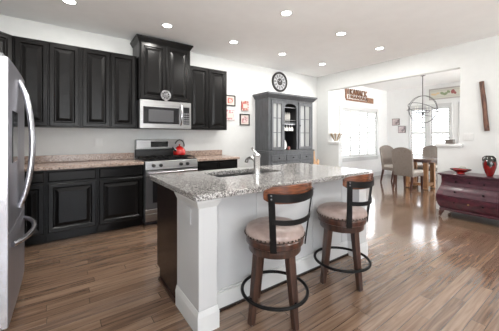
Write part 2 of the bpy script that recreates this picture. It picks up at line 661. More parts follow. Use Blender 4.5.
WL = (6.34, 8.17, 0.66, 2.04)                       # dining left window (x0,x1,z0,z1)
WF = [(2.04, 2.45, 0.66, 2.12), (2.69, 3.18, 0.66, 2.12), (3.30, 3.72, 0.66, 2.12)]   # far wall windows (y0,y1,z0,z1)
WF = [(1.30, 1.72, 0.66, 2.12), (1.96, 2.45, 0.66, 2.12), (2.69, 3.18, 0.66, 2.12), (3.30, 3.72, 0.66, 2.12)]
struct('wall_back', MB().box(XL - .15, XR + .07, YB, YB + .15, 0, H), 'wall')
struct('wall_dining_left', wall_y(MB(), YB, YB + .15, XR + .07, XD + .15, [WL]), 'dining_wall_lit')
struct('wall_left', wall_x(MB(), XL - .15, XL, YF, YB, [(-2.85, -.85, .45, 2.45)]), 'wall')
struct('wall_dining', wall_x(MB(), XD, XD + .15, YD, YB, WF), 'dining_wall_lit')
struct('wall_dining_side', wall_y(MB(), YD - .15, YD, XR + .14, XD, [(5.7, 8.6, .05, 2.45)]), 'dining_wall_lit')
# right wall with the wide cased opening and its two half walls
rw = MB()
rw.box(XR, XR + .14, YF, 1.48, 0, H)
rw.box(XR, XR + .14, 4.09, YB, 0, H)
rw.box(XR, XR + .14, 1.48, 4.09, 2.39, H)
rw.box(XR, XR + .14, 1.48, 1.80, 0, 1.075)
rw.box(XR, XR + .14, 3.80, 4.09, 0, 1.075)
struct('wall_right', rw, 'wall')
# rear wall, behind the camera, with a broad opening added to let light in
struct('wall_rear', wall_y(MB(), YF - .15, YF, XL, XR + .14, [(-.95, 2.2, 0.4, 2.45)]), 'wall')

tr = MB().box(XR - .035, XR + .175, 1.445, 1.83, 1.09, 1.13).box(XR - .02, XR + .16, 1.46, 1.815, 1.07, 1.09)
struct('trim_1', tr, 'trim', bevel=.006)
tr = MB().box(XR - .035, XR + .175, 3.77, 4.088, 1.09, 1.13).box(XR - .02, XR + .16, 3.785, 4.088, 1.07, 1.09)
struct('trim_2', tr, 'trim', bevel=.006)

# baseboards
bb = MB().box(4.66, XR, YB - .016, YB, 0, .13).box(2.60, 3.30, YB - .016, YB, 0, .13)
struct('baseboard_back', bb, 'trim', bevel=.004)
bb = MB().box(XR - .016, XR, YF, 1.80, 0, .13).box(XR - .016, XR + .0, 3.80, YB - .02, 0, .13).box(XR - .016, XR + .156, 1.80, 1.816, 0, .13).box(XR - .016, XR + .156, 3.784, 3.80, 0, .13)
struct('baseboard_right', bb, 'trim', bevel=.004)
bb = MB().box(XR + .14, XD, YB - .016, YB, 0, .13).box(XD - .016, XD, YD, YB - .02, 0, .13).box(XR + .14, XR + .156, 3.80, YB - .02, 0, .13)
struct('baseboard_dining', bb, 'trim', bevel=.004)


def shutters_y(name, x0, x1, z0, z1, n, midrail):
    """plantation shutters in the back wall (window plane along X)"""
    o = bpy.data.objects.new(name, None)
    C.objects.link(o)
    o['kind'] = 'structure'
    fr = MB()
    c = .09
    yy = YB - .025
    fr.box(x0 - c, x0, yy, YB, z0 - c, z1 + c).box(x1, x1 + c, yy, YB, z0 - c, z1 + c)
    fr.box(x0, x1, yy, YB, z1, z1 + c).box(x0 - c - .02, x1 + c + .02, yy - .03, YB, z0 - .035, z0).box(x0 - c, x1 + c, yy, YB, z0 - c - .03, z0 - .035)
    link('window_frame', fr, 'trim', o, bevel=.004)
    pane = MB().box(x0, x1, YB + .10, YB + .106, z0, z1)
    link('pane', pane, 'glass', o)
    sash = MB()
    sash.box(x0, x1, YB + .085, YB + .12, z0, z0 + .05).box(x0, x1, YB + .085, YB + .12, z1 - .05, z1).box(x0, x1, YB + .085, YB + .12, 1.365, 1.395)
    link('sash', sash, 'trim', o)
    w_ = (x1 - x0) / n
    for i in range(n):
        a, b = x0 + i * w_ + .003, x0 + (i + 1) * w_ - .003
        s = MB()
        st = .042
        s.box(a, a + st, YB + .01, YB + .04, z0, z1).box(b - st, b, YB + .01, YB + .04, z0, z1)
        for q in (z0 + .036, midrail, z1 - .036):
            s.box(a + st, b - st, YB + .01, YB + .04, q - .035, q + .035)
        z = z0 + .11
        while z < z1 - .08:
            if abs(z - midrail) > .06:
                s.add([(a + st, YB - .005, z - .030), (b - st, YB - .005, z - .030), (b - st, YB + .055, z + .022), (a + st, YB + .055, z + .022),
                       (a + st, YB - .005, z - .022), (b - st, YB - .005, z - .022), (b - st, YB + .055, z + .030), (a + st, YB + .055, z + .030)],
                      [(0, 1, 2, 3), (7, 6, 5, 4), (0, 4, 5, 1), (1, 5, 6, 2), (2, 6, 7, 3), (3, 7, 4, 0)])
            z += .076
        link('shutter', s, 'trim', o)
    return o


shutters_y('window_1', WL[0], WL[1], WL[2], WL[3], 4, 1.38)


def shutters_x(name, y0, y1, z0, z1, n, midrail, first, last):
    o = bpy.data.objects.new(name, None)
    C.objects.link(o)
    o['kind'] = 'structure'
    X0 = XD
    c = .055
    fr = MB()
    fr.box(X0 - .025, X0, y0 - c, y0, z0, z1).box(X0 - .025, X0, y1, y1 + c, z0, z1)
    fr.box(X0 - .025, X0, y0 - c, y1 + c, z1, z1 + .09).box(X0 - .055, X0, y0 - c, y1 + c, z0 - .035, z0).box(X0 - .025, X0, y0 - c, y1 + c, z0 - .11, z0 - .035)
    link('window_frame', fr, 'trim', o, bevel=.004)
    link('pane', MB().box(X0 + .10, X0 + .106, y0, y1, z0, z1), 'glass', o)
    sash = MB()
    for q in (z0 + .025, (z0 + z1) / 2, z1 - .025):
        sash.box(X0 + .085, X0 + .12, y0, y1, q - .025, q + .025)
    link('sash', sash, 'trim', o)
    w_ = (y1 - y0) / n
    for i in range(n):
        a, b = y0 + i * w_ + .003, y0 + (i + 1) * w_ - .003
        s = MB()
        st = .04
        s.box(X0 + .01, X0 + .04, a, a + st, z0, z1).box(X0 + .01, X0 + .04, b - st, b, z0, z1)
        for q in (z0 + .036, midrail, z1 - .036):
            s.box(X0 + .01, X0 + .04, a + st, b - st, q - .035, q + .035)
        z = z0 + .11
        while z < z1 - .08:
            if abs(z - midrail) > .06:
                s.add([(X0 - .005, a + st, z - .030), (X0 - .005, b - st, z - .030), (X0 + .055, b - st, z + .022), (X0 + .055, a + st, z + .022),
                       (X0 - .005, a + st, z - .022), (X0 - .005, b - st, z - .022), (X0 + .055, b - st, z + .030), (X0 + .055, a + st, z + .030)],
                      [(3, 2, 1, 0), (4, 5, 6, 7), (1, 5, 4, 0), (2, 6, 5, 1), (3, 7, 6, 2), (0, 4, 7, 3)])
            z += .076
        link('shutter', s, 'trim', o)


for i, (a, b, c, d) in enumerate(WF):
    shutters_x('window_%d' % (i + 2), a, b, c, d, 1, 1.36, i == 0, i == len(WF) - 1)

# rear glazing added behind the camera to bring in daylight
rg = bpy.data.objects.new('window_6', None)
C.objects.link(rg)
rg['kind'] = 'structure'
fr = MB()
for x in (-.95, .08, 1.11, 2.14):
    fr.box(x, x + .06, YF - .10, YF - .04, .4, 2.45)
fr.box(-.95, 2.2, YF - .10, YF - .04, .4, .47).box(-.95, 2.2, YF - .10, YF - .04, 2.38, 2.45)
link('window_frame', fr, 'trim', rg)
link('pane', MB().box(-.95, 2.2, YF - .075, YF - .07, .4, 2.45), 'glass', rg)

gl = bpy.data.objects.new('window_7', None)  # unseen left wall window, added for extra daylight
C.objects.link(gl)
gl['kind'] = 'structure'
fr = MB()
for y in (-2.85, -1.88, -.91):
    fr.box(XL - .10, XL - .04, y, y + .06, .45, 2.45)
fr.box(XL - .10, XL - .04, -2.85, -.85, .45, .52).box(XL - .10, XL - .04, -2.85, -.85, 2.38, 2.45)
link('window_frame', fr, 'trim', gl)
link('pane', MB().box(XL - .075, XL - .07, -2.85, -.85, .45, 2.45), 'glass', gl)
gl = bpy.data.objects.new('window_8', None)  # unseen dining side window, added to brighten the dining room and ceiling
C.objects.link(gl)
gl['kind'] = 'structure'
fr = MB()
for x in (5.7, 7.12, 8.54):
    fr.box(x, x + .06, YD - .10, YD - .04, .05, 2.45)
fr.box(5.7, 8.6, YD - .10, YD - .04, .05, .13).box(5.7, 8.6, YD - .10, YD - .04, 2.38, 2.45)
link('window_frame', fr, 'trim', gl)
link('pane', MB().box(5.7, 8.6, YD - .075, YD - .07, .05, 2.45), 'glass', gl)

# ------------------------------------------------------------------ cabinets
BIG = [(0, 0), (0, .013), (.007, .020), (.046, .020), (.060, .004), (.067, .004), (.104, .018)]
SMALL = [(0, 0), (0, .010), (.012, .020)]
UX, UY, UZ = (1, 0, 0), (0, 1, 0), (0, 0, 1)


def door_mb(x0, x1, z0, z1, y):
    return MB().panel((x0, y, z0), UX, UZ, (0, -1, 0), x1 - x0, z1 - z0, BIG)


YU = YB - .33
YT = YB - .42
YC = 3.85


def upper(x0, x1, z0, z1, y, label, name='upper_cabinet', crown=False, n=2):
    t = thing(name, label, 'cabinet', ((x0 + x1) / 2, (y + YB) / 2, z0))
    link('body', MB().box(x0, x1, y, YB - .002, z0, z1), 'black_cab', t, bevel=.002)
    w_ = (x1 - x0) / n
    for i in range(n):
        link('door', door_mb(x0 + i * w_ + .006 + (.012 if i == 0 else 0), x0 + (i + 1) * w_ - .006 - (.012 if i == n - 1 else 0), z0 + .012, z1 - .018, y), 'black_cab', t)
    if crown:
        cr_ = MB()
        y0 = y
        b = [(x0, y0, z1 - .01), (x1, y0, z1 - .01), (x1, YB - .002, z1 - .01), (x0, YB - .002, z1 - .01)]
        tp = [(x0 - .035, y0 - .035, z1 + .05), (x1 + .035, y0 - .035, z1 + .05), (x1 + .035, YB - .002, z1 + .05), (x0 - .035, YB - .002, z1 + .05)]
        cr_.hull8(b, tp)
        cr_.box(x0 - .040, x1 + .040, y0 - .040, YB - .002, z1 + .05, z1 + .072)
        link('crown_moulding', cr_, 'black_cab', t)
    return t


upper(-.47, .205, 1.372, 2.44, YU, 'black two-door wall cabinet between the angled corner cabinet and its twin')
upper(.207, .900, 1.372, 2.44, YU, 'black two-door wall cabinet just left of the microwave')
upper(.912, 1.700, 1.80, 2.655, YT, 'taller black cabinet with crown moulding above the microwave', 'raised_wall_cabinet', True)
upper(1.703, 2.445, 1.372, 2.44, YU, 'black two-door wall cabinet right of the microwave beside small pictures')
# angled corner cabinet
t = thing('corner_wall_cabinet', 'angled black corner wall cabinet above the refrigerator edge', 'cabinet', (-.8, 4.15, 1.372))
x0, y0 = XL + .002, YB - .002
pts = [(x0, y0), (x0, YU - .30), (-.772, YU - .30), (-.472, YU), (-.472, y0)]
link('body', MB().prism(pts, (0, 0, 1.372), UX, UY, UZ, 1.068), 'black_cab', t, bevel=.002)
d = Vector((1, 1, 0)).normalized()
link('door', MB().panel(Vector((-.772, YU - .30, 1.384)) + d * .014, d, UZ, Vector((1, -1, 0)).normalized(), .424 - .028, 1.04, BIG), 'black_cab', t)


def base(x0, x1, label, drawers=1, doors=1, depth_back=YB - .012):
    t = thing('base_cabinet', label, 'cabinet', ((x0 + x1) / 2, 4.15, 0))
    body = MB().box(x0, x1, YC, depth_back, .10, .862).box(x0, x1, YC + .07, depth_back, 0, .10)
    link('body', body, 'black_cab', t, bevel=.002)
    wd = (x1 - x0) / drawers
    for i in range(drawers):
        dr = link('drawer', MB().panel((x0 + i * wd + .016, YC, .720), UX, UZ, (0, -1, 0), wd - .032, .122, SMALL), 'black_cab', t)
    wd = (x1 - x0) / doors
    for i in range(doors):
        link('door', MB().panel((x0 + i * wd + .016, YC, .125), UX, UZ, (0, -1, 0), wd - .032, .575, BIG), 'black_cab', t)
    return t


t = base(-.40, -.15, 'narrow black base cabinet mostly hidden beside the refrigerator')
base(-.147, .372, 'black base cabinet with one drawer and one door, nearer the refrigerator')
base(.374, .935, 'black base cabinet with one drawer and one door, against the range')
base(1.735, 2.50, 'black base cabinet on the far side of the range', 2, 2)
# blind corner and left run behind the refrigerator
t = thing('corner_base_cabinet', 'black corner base cabinet behind the refrigerator', 'cabinet', (-.75, 3.9, 0))
link('body', MB().box(XL + .012, -.402, YC, YB - .012, .10, .862).box(XL + .012, -.47, 3.06, YC - .002, .10, .862).box(XL + .012, -.402, YC + .07, YB - .012, 0, .10).box(XL + .012, -.54, 3.06, YC + .07, 0, .10), 'black_cab', t, bevel=.002)

# counters
ct = thing('countertop', 'speckled granite counter from the corner to the range', 'countertop', (0, 4.1, .863))
link('slab', MB().box(XL + .002, .930, 3.81, YB - .002, .863, .902).box(XL + .002, -.44, 3.06, 3.8099, .863, .902), 'granite_warm_lit', ct, bevel=.006)
link('backsplash', MB().box(XL + .024, .930, YB - .022, YB - .002, .903, 1.0), 'granite_warm_lit', ct, bevel=.003)
ct = thing('countertop', 'short speckled granite counter on the far side of the range', 'countertop', (2.1, 4.1, .863))
link('slab', MB().box(1.727, 2.525, 3.81, YB - .002, .863, .902), 'granite_warm_lit', ct, bevel=.006)
link('backsplash', MB().box(1.727, 2.525, YB - .022, YB - .002, .903, 1.0), 'granite_warm_lit', ct, bevel=.003)

# ------------------------------------------------------------------ range
X0, X1, YR = .940, 1.720, 3.80
rg = thing('gas_range', 'stainless steel gas range with black grates between the base cabinets', 'stove', (1.33, 4.1, 0))
link('body', MB().box(X0, X1, YR + .03, YB - .02, .06, .905).box(X0 + .02, X1 - .02, YR + .08, YB - .05, 0, .06), 'dark_grey', rg, bevel=.003)
link('cooktop', MB().box(X0, X1, YR + .03, YB - .12, .906, .918), 'black_glass', rg, bevel=.003)
dr = link('oven_door', MB().box(X0 + .004, X1 - .004, YR - .015, YR + .03, .235, .775), 'dark_grey', rg, bevel=.005)
link('window', MB().box(X0 + .10, X1 - .10, YR - .018, YR - .0145, .32, .66), 'black_glass', dr)
link('top_trim', MB().box(X0 + .004, X1 - .004, YR - .019, YR - .0145, .70, .775), 'steel', dr)
hb = MB().cyl((X0 + .03, YR - .065, .745), (X1 - .03, YR - .065, .745), .013)
for x in (X0 + .06, X1 - .06):
    hb.cyl((x, YR - .065, .745), (x, YR - .012, .745), .010)
link('handle', hb, 'handle_steel', dr, smooth=True)
link('drawer', MB().box(X0 + .004, X1 - .004, YR - .012, YR + .03, .065, .165).box(X0 + .004, X1 - .004, YR - .012, YR + .03, .172, .228), 'steel', rg, bevel=.004)
cp = MB().add([(X0, YR - .02, .785), (X1, YR - .02, .785), (X1, YR + .05, .785), (X0, YR + .05, .785),
               (X0, YR - .005, .905), (X1, YR - .005, .905), (X1, YR + .05, .905), (X0, YR + .05, .905)],
              [(3, 2, 1, 0), (4, 5, 6, 7), (0, 1, 5, 4), (1, 2, 6, 5), (2, 3, 7, 6), (3, 0, 4, 7)])
link('control_panel', cp, 'steel', rg, bevel=.004)
for x in (X0 + .11, X0 + .21, X1 - .27, X1 - .17):
    kb = link('knob', MB().lathe([(0, -.034), (.019, -.034), (.023, -.03), (.025, 0), (.025, .006)], (x, YR - .016, .845), 16, 'Y'), 'black_plastic', rg, smooth=True)
for i in range(3):
    g = MB()
    a, b = X0 + .02 + i * .25, X0 + .02 + (i + 1) * .25 - .01
    for y in (YR + .06, YR + .27, YR + .48):
        g.box(a, b, y, y + .012, .940, .952)
    for x in (a, (a + b) / 2 - .006, b - .012):
        g.box(x, x + .012, YR + .06, YR + .492, .940, .952)
    for x in (a, b - .012):
        for y in (YR + .06, YR + .48):
            g.box(x, x + .012, y, y + .012, .9185, .941)
    link('grate', g, 'black_iron', rg)
for x, y in ((X0 + .14, YR + .16), (X0 + .14, YR + .38), (X1 - .14, YR + .16), (X1 - .14, YR + .38), (1.33, YR + .27)):
    link('burner', MB().lathe([(.045, 0), (.045, .012), (.03, .016)], (x, y, .9185), 16), 'black_iron', rg, smooth=True)
bgd = link('backguard', MB().box(X0, X1, YB - .10, YB - .012, .919, 1.045), 'black_plastic', rg, bevel=.003)
link('display_panel', MB().box(X0, X1, YB - .115, YB - .012, 1.046, 1.205), 'steel', rg, bevel=.01)
link('display', MB().box(X0 + .22, X0 + .50, YB - .118, YB - .1148, 1.085, 1.175), 'black_glass', rg)
for k in range(4):
    pass

# kettle
kt = thing('tea_kettle', 'shiny red kettle with black arched handle on the back of the range', 'kettle', (1.56, 4.14, .954))
link('body', MB().lathe([(.070, 0), (.098, .008), (.104, .04), (.094, .085), (.062, .122), (.040, .132)], (1.56, 4.14, .954), 24), 'red_enamel', kt, smooth=True)
link('lid', MB().lathe([(.042, 0), (.036, .010), (.012, .018), (.010, .026), (.016, .034), (.010, .044), (0, .046)], (1.56, 4.14, 1.086), 20), 'red_enamel', kt, smooth=True)
link('spout', MB().tube([(1.49, 4.10, 1.03), (1.45, 4.075, 1.06), (1.425, 4.06, 1.085)], [.026, .018, .013], 12), 'chrome', kt, smooth=True)
hp = []
for k in range(15):
    a = R(-10 + 170 * k / 14)
    hp.append((1.565 + .088 * math.cos(a), 4.14 + .03 * math.cos(a), 1.105 + .095 * math.sin(a)))
link('handle', MB().tube(hp, .0105, 8), 'black_plastic', kt, smooth=True)

# microwave
X0, X1, YM = .915, 1.697, 3.985
mw = thing('microwave', 'stainless steel over-range microwave under the tall cabinet', 'microwave', (1.31, 4.2, 1.37))
link('body', MB().box(X0, X1, YM + .03, YB - .01, 1.372, 1.795), 'dark_grey', mw, bevel=.003)
dm = link('door', MB().box(X0, X1 - .16, YM, YM + .03, 1.375, 1.792), 'steel', mw, bevel=.004)
link('window', MB().box(X0 + .045, X1 - .20, YM - .003, YM + .002, 1.445, 1.695), 'black_glass', dm, bevel=.002)
link('window_screen', MB().box(X0 + .12, X1 - .29, YM - .0045, YM - .003, 1.475, 1.655), 'dark_grey', dm)
hm = MB().tube([(X1 - .175, YM - .008, 1.43), (X1 - .175, YM - .045, 1.47), (X1 - .175, YM - .052, 1.59), (X1 - .175, YM - .045, 1.71), (X1 - .175, YM - .008, 1.75)], .012, 10)
link('handle', hm, 'handle_steel', dm, smooth=True)
link('control_panel', MB().box(X1 - .159, X1, YM, YM + .03, 1.375, 1.792), 'steel', mw, bevel=.004)
kp = link('keypad', MB().box(X1 - .128, X1 - .03, YM - .003, YM + .002, 1.445, 1.715), 'black_glass', mw, bevel=.002)
bt = MB()
for r_ in range(5):
    for c_ in range(3):
        bt.box(X1 - .120 + c_ * .029, X1 - .120 + c_ * .029 + .022, YM - .0042, YM - .003, 1.46 + r_ * .036, 1.46 + r_ * .036 + .018)
link('buttons', bt, 'nickel', kp)

# round silver ornament
cx_, cz_ = 1.285, 1.880
od = thing('round_ornament', 'round silver filigree ornament above the microwave door', 'ornament', (cx_, YM - .01, 1.795))
rn = MB()
a_ = [(cx_ + .070 * math.cos(2 * PI * k / 32), YM - .012, cz_ + .070 * math.sin(2 * PI * k / 32)) for k in range(32)]
rn.tube(a_, .008, 8, True)
link('ring', rn, 'nickel', od, smooth=True)
fg = MB()
for k in range(8):
    a = 2 * PI * k / 8
    fg.cyl((cx_ + .012 * math.cos(a), YM - .012, cz_ + .012 * math.sin(a)), (cx_ + .068 * math.cos(a), YM - .012, cz_ + .068 * math.sin(a)), .006, n=6)
    c2 = (cx_ + .045 * math.cos(a + .39), YM - .012, cz_ + .045 * math.sin(a + .39))
    fg.tube([(c2[0] + .016 * math.cos(b), c2[1], c2[2] + .016 * math.sin(b)) for b in [2 * PI * q / 10 for q in range(10)]], .005, 6, True)
fg.ball((cx_, YM - .012, cz_), .016)
link('filigree', fg, 'nickel', od, smooth=True)
link('stand', MB().cyl((cx_, YM - .012, 1.80), (cx_, YM - .012, 1.7935 + .02), .009).box(cx_ - .03, cx_ + .03, YM - .02, YM + .02, 1.7955, 1.8), 'chrome', od)

# ------------------------------------------------------------------ refrigerator
FX0, FX1, FY0, FY1 = -1.02, -.258, 2.15, 3.0
rf = thing('refrigerator', 'stainless steel french-door refrigerator with bowed handles', 'refrigerator', (-.63, 2.52, 0))
link('body', MB().box(FX0, FX1 - .045, FY0 + .004, FY1, .05, 1.735).box(FX0 + .03, FX1 - .12, FY0 + .04, FY1 - .04, 0, .05), 'fridge_side', rf, bevel=.004)
ym = (FY0 + FY1) / 2


def bowed(y0, y1, z0, z1, yc_bow=.006):
    """door slab whose front bows gently outwards"""
    m = MB()
    n = 8
    fr_ = []
    for k in range(n + 1):
        y = y0 + (y1 - y0) * k / n
        s = (y - FY0) / (FY1 - FY0) * 2 - 1
        fr_.append((FX1 - .006 + yc_bow * (1 - s * s), y))
    out = [(FX1 - .042, y0)] + fr_ + [(FX1 - .042, y1)]
    m.prism(out, (0, 0, z0), UX, UY, UZ, z1 - z0)
    return m


for (a, b) in ((FY0, ym - .002), (ym + .002, FY1)):
    dd = link('door', bowed(a, b, .66, 1.735), 'fridge_front', rf, bevel=.004)
    s = 1 if a > FY0 else -1
    yh = ym + s * .045
    hp = []
    for k in range(13):
        q = k / 12
        hp.append((FX1 + .006 + .072 * math.sin(PI * q) ** .7, yh, .74 + .92 * q))
    hh = MB()
    hh.tube(hp, .017, 10)
    link('handle', hh, 'handle_steel', dd, smooth=True)
    if s < 0:
        link('dispenser', MB().box(FX1 - .02, FX1 + .003, a + .12, a + .34, 1.08, 1.42), 'black_glass', dd, bevel=.004)
fz = link('freezer_drawer', bowed(FY0, FY1, .09, .652), 'fridge_front', rf, bevel=.004)
hp = [(FX1 + .004 + .085 * math.sin(PI * k / 12) ** .7, FY0 + .08 + (FY1 - FY0 - .16) * k / 12, .565) for k in range(13)]
link('handle', MB().tube(hp, .017, 10), 'handle_steel', fz, smooth=True)
link('hinge_cover', MB().box(FX1 - .14, FX1 - .03, FY0 + .01, FY0 + .09, 1.736, 1.760), 'fridge_side', rf, bevel=.004)
link('hinge_cover', MB().box(FX1 - .14, FX1 - .03, FY1 - .09, FY1 - .01, 1.736, 1.760), 'fridge_side', rf, bevel=.004)
link('door_edge_strip', MB().box(FX1 - .043, FX1 - .010, FY0 - .004, FY0 + .001, .09, 1.735), 'handle_steel', rf)
link('kick_grille', MB().box(FX1 - .10, FX1 - .05, FY0 + .03, FY1 - .03, .01, .085), 'dark_grey', rf)

# ------------------------------------------------------------------ island
IX0, IX1, IY0, IY1 = .645, 2.62, 1.445, 2.47
isl = thing('kitchen_island', 'white kitchen island with dark end panel and corner posts', 'kitchen island', (1.65, 1.95, 0))
LX = .70
RX = 2.615
# cabinet carcass (walls only, so that the basins hang inside)
ca = MB()
ca.box(LX + .02, RX - .14, 2.38, 2.40, .10, .860).box(LX + .02, RX - .14, 1.92, 2.38, .10, .12)
ca.box(LX + .02, RX - .14, 2.30, 2.32, 0, .10).box(RX - .16, RX - .14, 1.92, 2.38, .12, .860)
link('cabinet_body', ca, 'espresso', isl)
ep = MB()
ep.prism([(1.908, 0), (2.33, 0), (2.33, .10), (2.405, .10), (2.405, .860), (1.908, .860)], (LX, 0, 0), UY, UZ, UX, .019)
link('end_panel', ep, 'espresso', isl, label='dark brown end panel')
bw = (RX - .14 - LX - .02) / 4
for i in range(4):
    link('door', MB().panel((LX + .02 + (i + 1) * bw - .01, 2.40, .125), (-1, 0, 0), UZ, UY, bw - .02, .71, BIG), 'espresso', isl)
# knee wall panel
kp_ = MB().box(LX + .132, RX - .142, 1.67, 1.69, 0, .860)
kw = link('back_panel', kp_, 'island_paint', isl)
stl = MB()
for x in (LX + .132, 1.26, 1.93, RX - .142 - .09):
    stl.box(x, x + .09, 1.662, 1.6695, .14, .860)
stl.box(LX + .132, RX - .142, 1.662, 1.6695, .80, .8599)
link('stile', stl, 'island_paint', kw)
bs = MB().box(LX + .133, RX - .143, 1.652, 1.6695, .012, .13).box(LX + .133, RX - .143, 1.657, 1.6695, .13, .145)
link('baseboard', bs, 'trim', isl, bevel=.003)
sm = MB().box(LX + .133, RX - .143, 1.640, 1.6515, 0, .018)
link('shoe_moulding', sm, 'espresso', isl, label='dark shoe moulding strip along the floor')


def post(x0, x1, y0, y1, far=False):
    p = link('post', MB().box(x0, x1, y0, y1, 0, .80), 'island_paint', isl, bevel=.003)
    b = MB()
    e = .012
    b.hull8([(x0 - e, y0 - e, .0), (x1 + e, y0 - e, .0), (x1 + e, y1, .0), (x0 - e, y1, .0)],
            [(x0 - e, y0 - e, .11), (x1 + e, y0 - e, .11), (x1 + e, y1, .11), (x0 - e, y1, .11)])
    b.hull8([(x0 - e, y0 - e, .11), (x1 + e, y0 - e, .11), (x1 + e, y1, .11), (x0 - e, y1, .11)],
            [(x0 - .004, y0 - .004, .145), (x1 + .004, y0 - .004, .145), (x1 + .004, y1, .145), (x0 - .004, y1, .145)])
    link('plinth', b, 'trim', p)
    c = MB()
    c.hull8([(x0 - .001, y0 - .001, .795), (x1 + .001, y0 - .001, .795), (x1 + .001, y1, .795), (x0 - .001, y1, .795)],
            [(x0 - .020, y0 - .025, .835), (x1 + .020, y0 - .025, .835), (x1 + .020, y1, .835), (x0 - .020, y1, .835)])
    c.box(x0 - .020, x1 + .020, y0 - .025, y1, .835, .8605)
    link('capital', c, 'trim', p)
    return p


p1 = post(LX, LX + .13, 1.525, 1.906)
post(RX - .14, RX - .01, 1.525, 1.906)
ol = link('outlet', MB().box(LX - .008, LX - .001, 1.64, 1.705, .665, .775), 'island_paint', p1, bevel=.003)
# shoe along the end panel
link('shoe_moulding', MB().box(LX - .016, LX - .001, 1.93, 2.33, 0, .022), 'stool_leg', isl, label='brown shoe moulding strip along the floor')

# granite top with sink cut-out
ic = thing('island_countertop', 'speckled granite island top with undermount sink cut-out', 'countertop', (1.65, 1.95, .861))
SX0, SX1, SY0, SY1 = 1.10, 1.84, 1.97, 2.33


def rrect(x0, x1, y0, y1, r, n=5):
    pts = []
    for cx, cy, a0 in ((x1 - r, y1 - r, 0), (x0 + r, y1 - r, 90), (x0 + r, y0 + r, 180), (x1 - r, y0 + r, 270)):
        for k in range(n + 1):
            a = R(a0 + 90 * k / n)
            pts.append((cx + r * math.cos(a), cy + r * math.sin(a)))
    return pts


outer = rrect(IX0, IX1, IY0, IY1, .03)
inner = rrect(SX0, SX1, SY0, SY1, .04)
n_ = len(outer)
g = MB()
zs = ((.862, .902))
vs = [(x, y, .902) for x, y in outer] + [(x, y, .902) for x, y in inner] + [(x, y, .862) for x, y in outer] + [(x, y, .862) for x, y in inner]
fs = []
for i in range(n_):
    j = (i + 1) % n_
    fs.append((i, j, n_ + j, n_ + i))
    fs.append((2 * n_ + j, 2 * n_ + i, 3 * n_ + i, 3 * n_ + j))
    fs.append((j, i, 2 * n_ + i, 2 * n_ + j))
    fs.append((n_ + i, n_ + j, 3 * n_ + j, 3 * n_ + i))
g.add(vs, fs)
link('slab', g, 'granite', ic, bevel=.007)
sk = thing('kitchen_sink', 'double-bowl stainless sink set in the island top', 'sink', (1.47, 2.15, .66))
for a, b in ((SX0 - .01, 1.46), (1.48, SX1 + .01)):
    s = MB()
    z0, z1, y0, y1, th = .67, .8605, SY0 - .01, SY1 + .01, .004
    s.box(a, b, y0, y1, z0, z0 + th).box(a, a + th, y0, y1, z0 + th, z1).box(b - th, b, y0, y1, z0 + th, z1)
    s.box(a + th, b - th, y0, y0 + th, z0 + th, z1).box(a + th, b - th, y1 - th, y1, z0 + th, z1)
    bo = link('bowl', s, 'steel', sk)
    link('drain', MB().lathe([(.042, 0), (.042, .004), (.030, .004), (.0, .002)], ((a + b) / 2, 2.15, z0 + th + .0005), 20), 'chrome', bo, smooth=True)
link('divider', MB().box(1.461, 1.479, SY0 - .01, SY1 + .01, .80, .8605), 'steel', sk)
# faucet
fc = thing('kitchen_faucet', 'stout chrome kitchen faucet with side lever beside the sink', 'faucet', (1.44, 1.895, .9025))
fx, fy = 1.44, 1.895
link('body', MB().lathe([(.042, 0), (.042, .008), (.031, .014), (.029, .155), (.033, .16), (.033, .185), (.020, .195)], (fx, fy, .9025), 20), 'chrome', fc, smooth=True)
link('spout', MB().tube([(fx, fy + .01, 1.02), (fx + .004, fy + .06, 1.045), (fx + .008, fy + .12, 1.05), (fx + .012, fy + .17, 1.035), (fx + .013, fy + .185, 1.005)], [.017, .016, .015, .016, .017], 12), 'chrome', fc, smooth=True)
link('lever', MB().tube([(fx, fy, 1.095), (fx - .018, fy + .004, 1.12), (fx - .040, fy + .01, 1.135), (fx - .046, fy + .012, 1.155)], [.013, .009, .008, .011], 10), 'chrome', fc, smooth=True)

# ------------------------------------------------------------------ bar stools


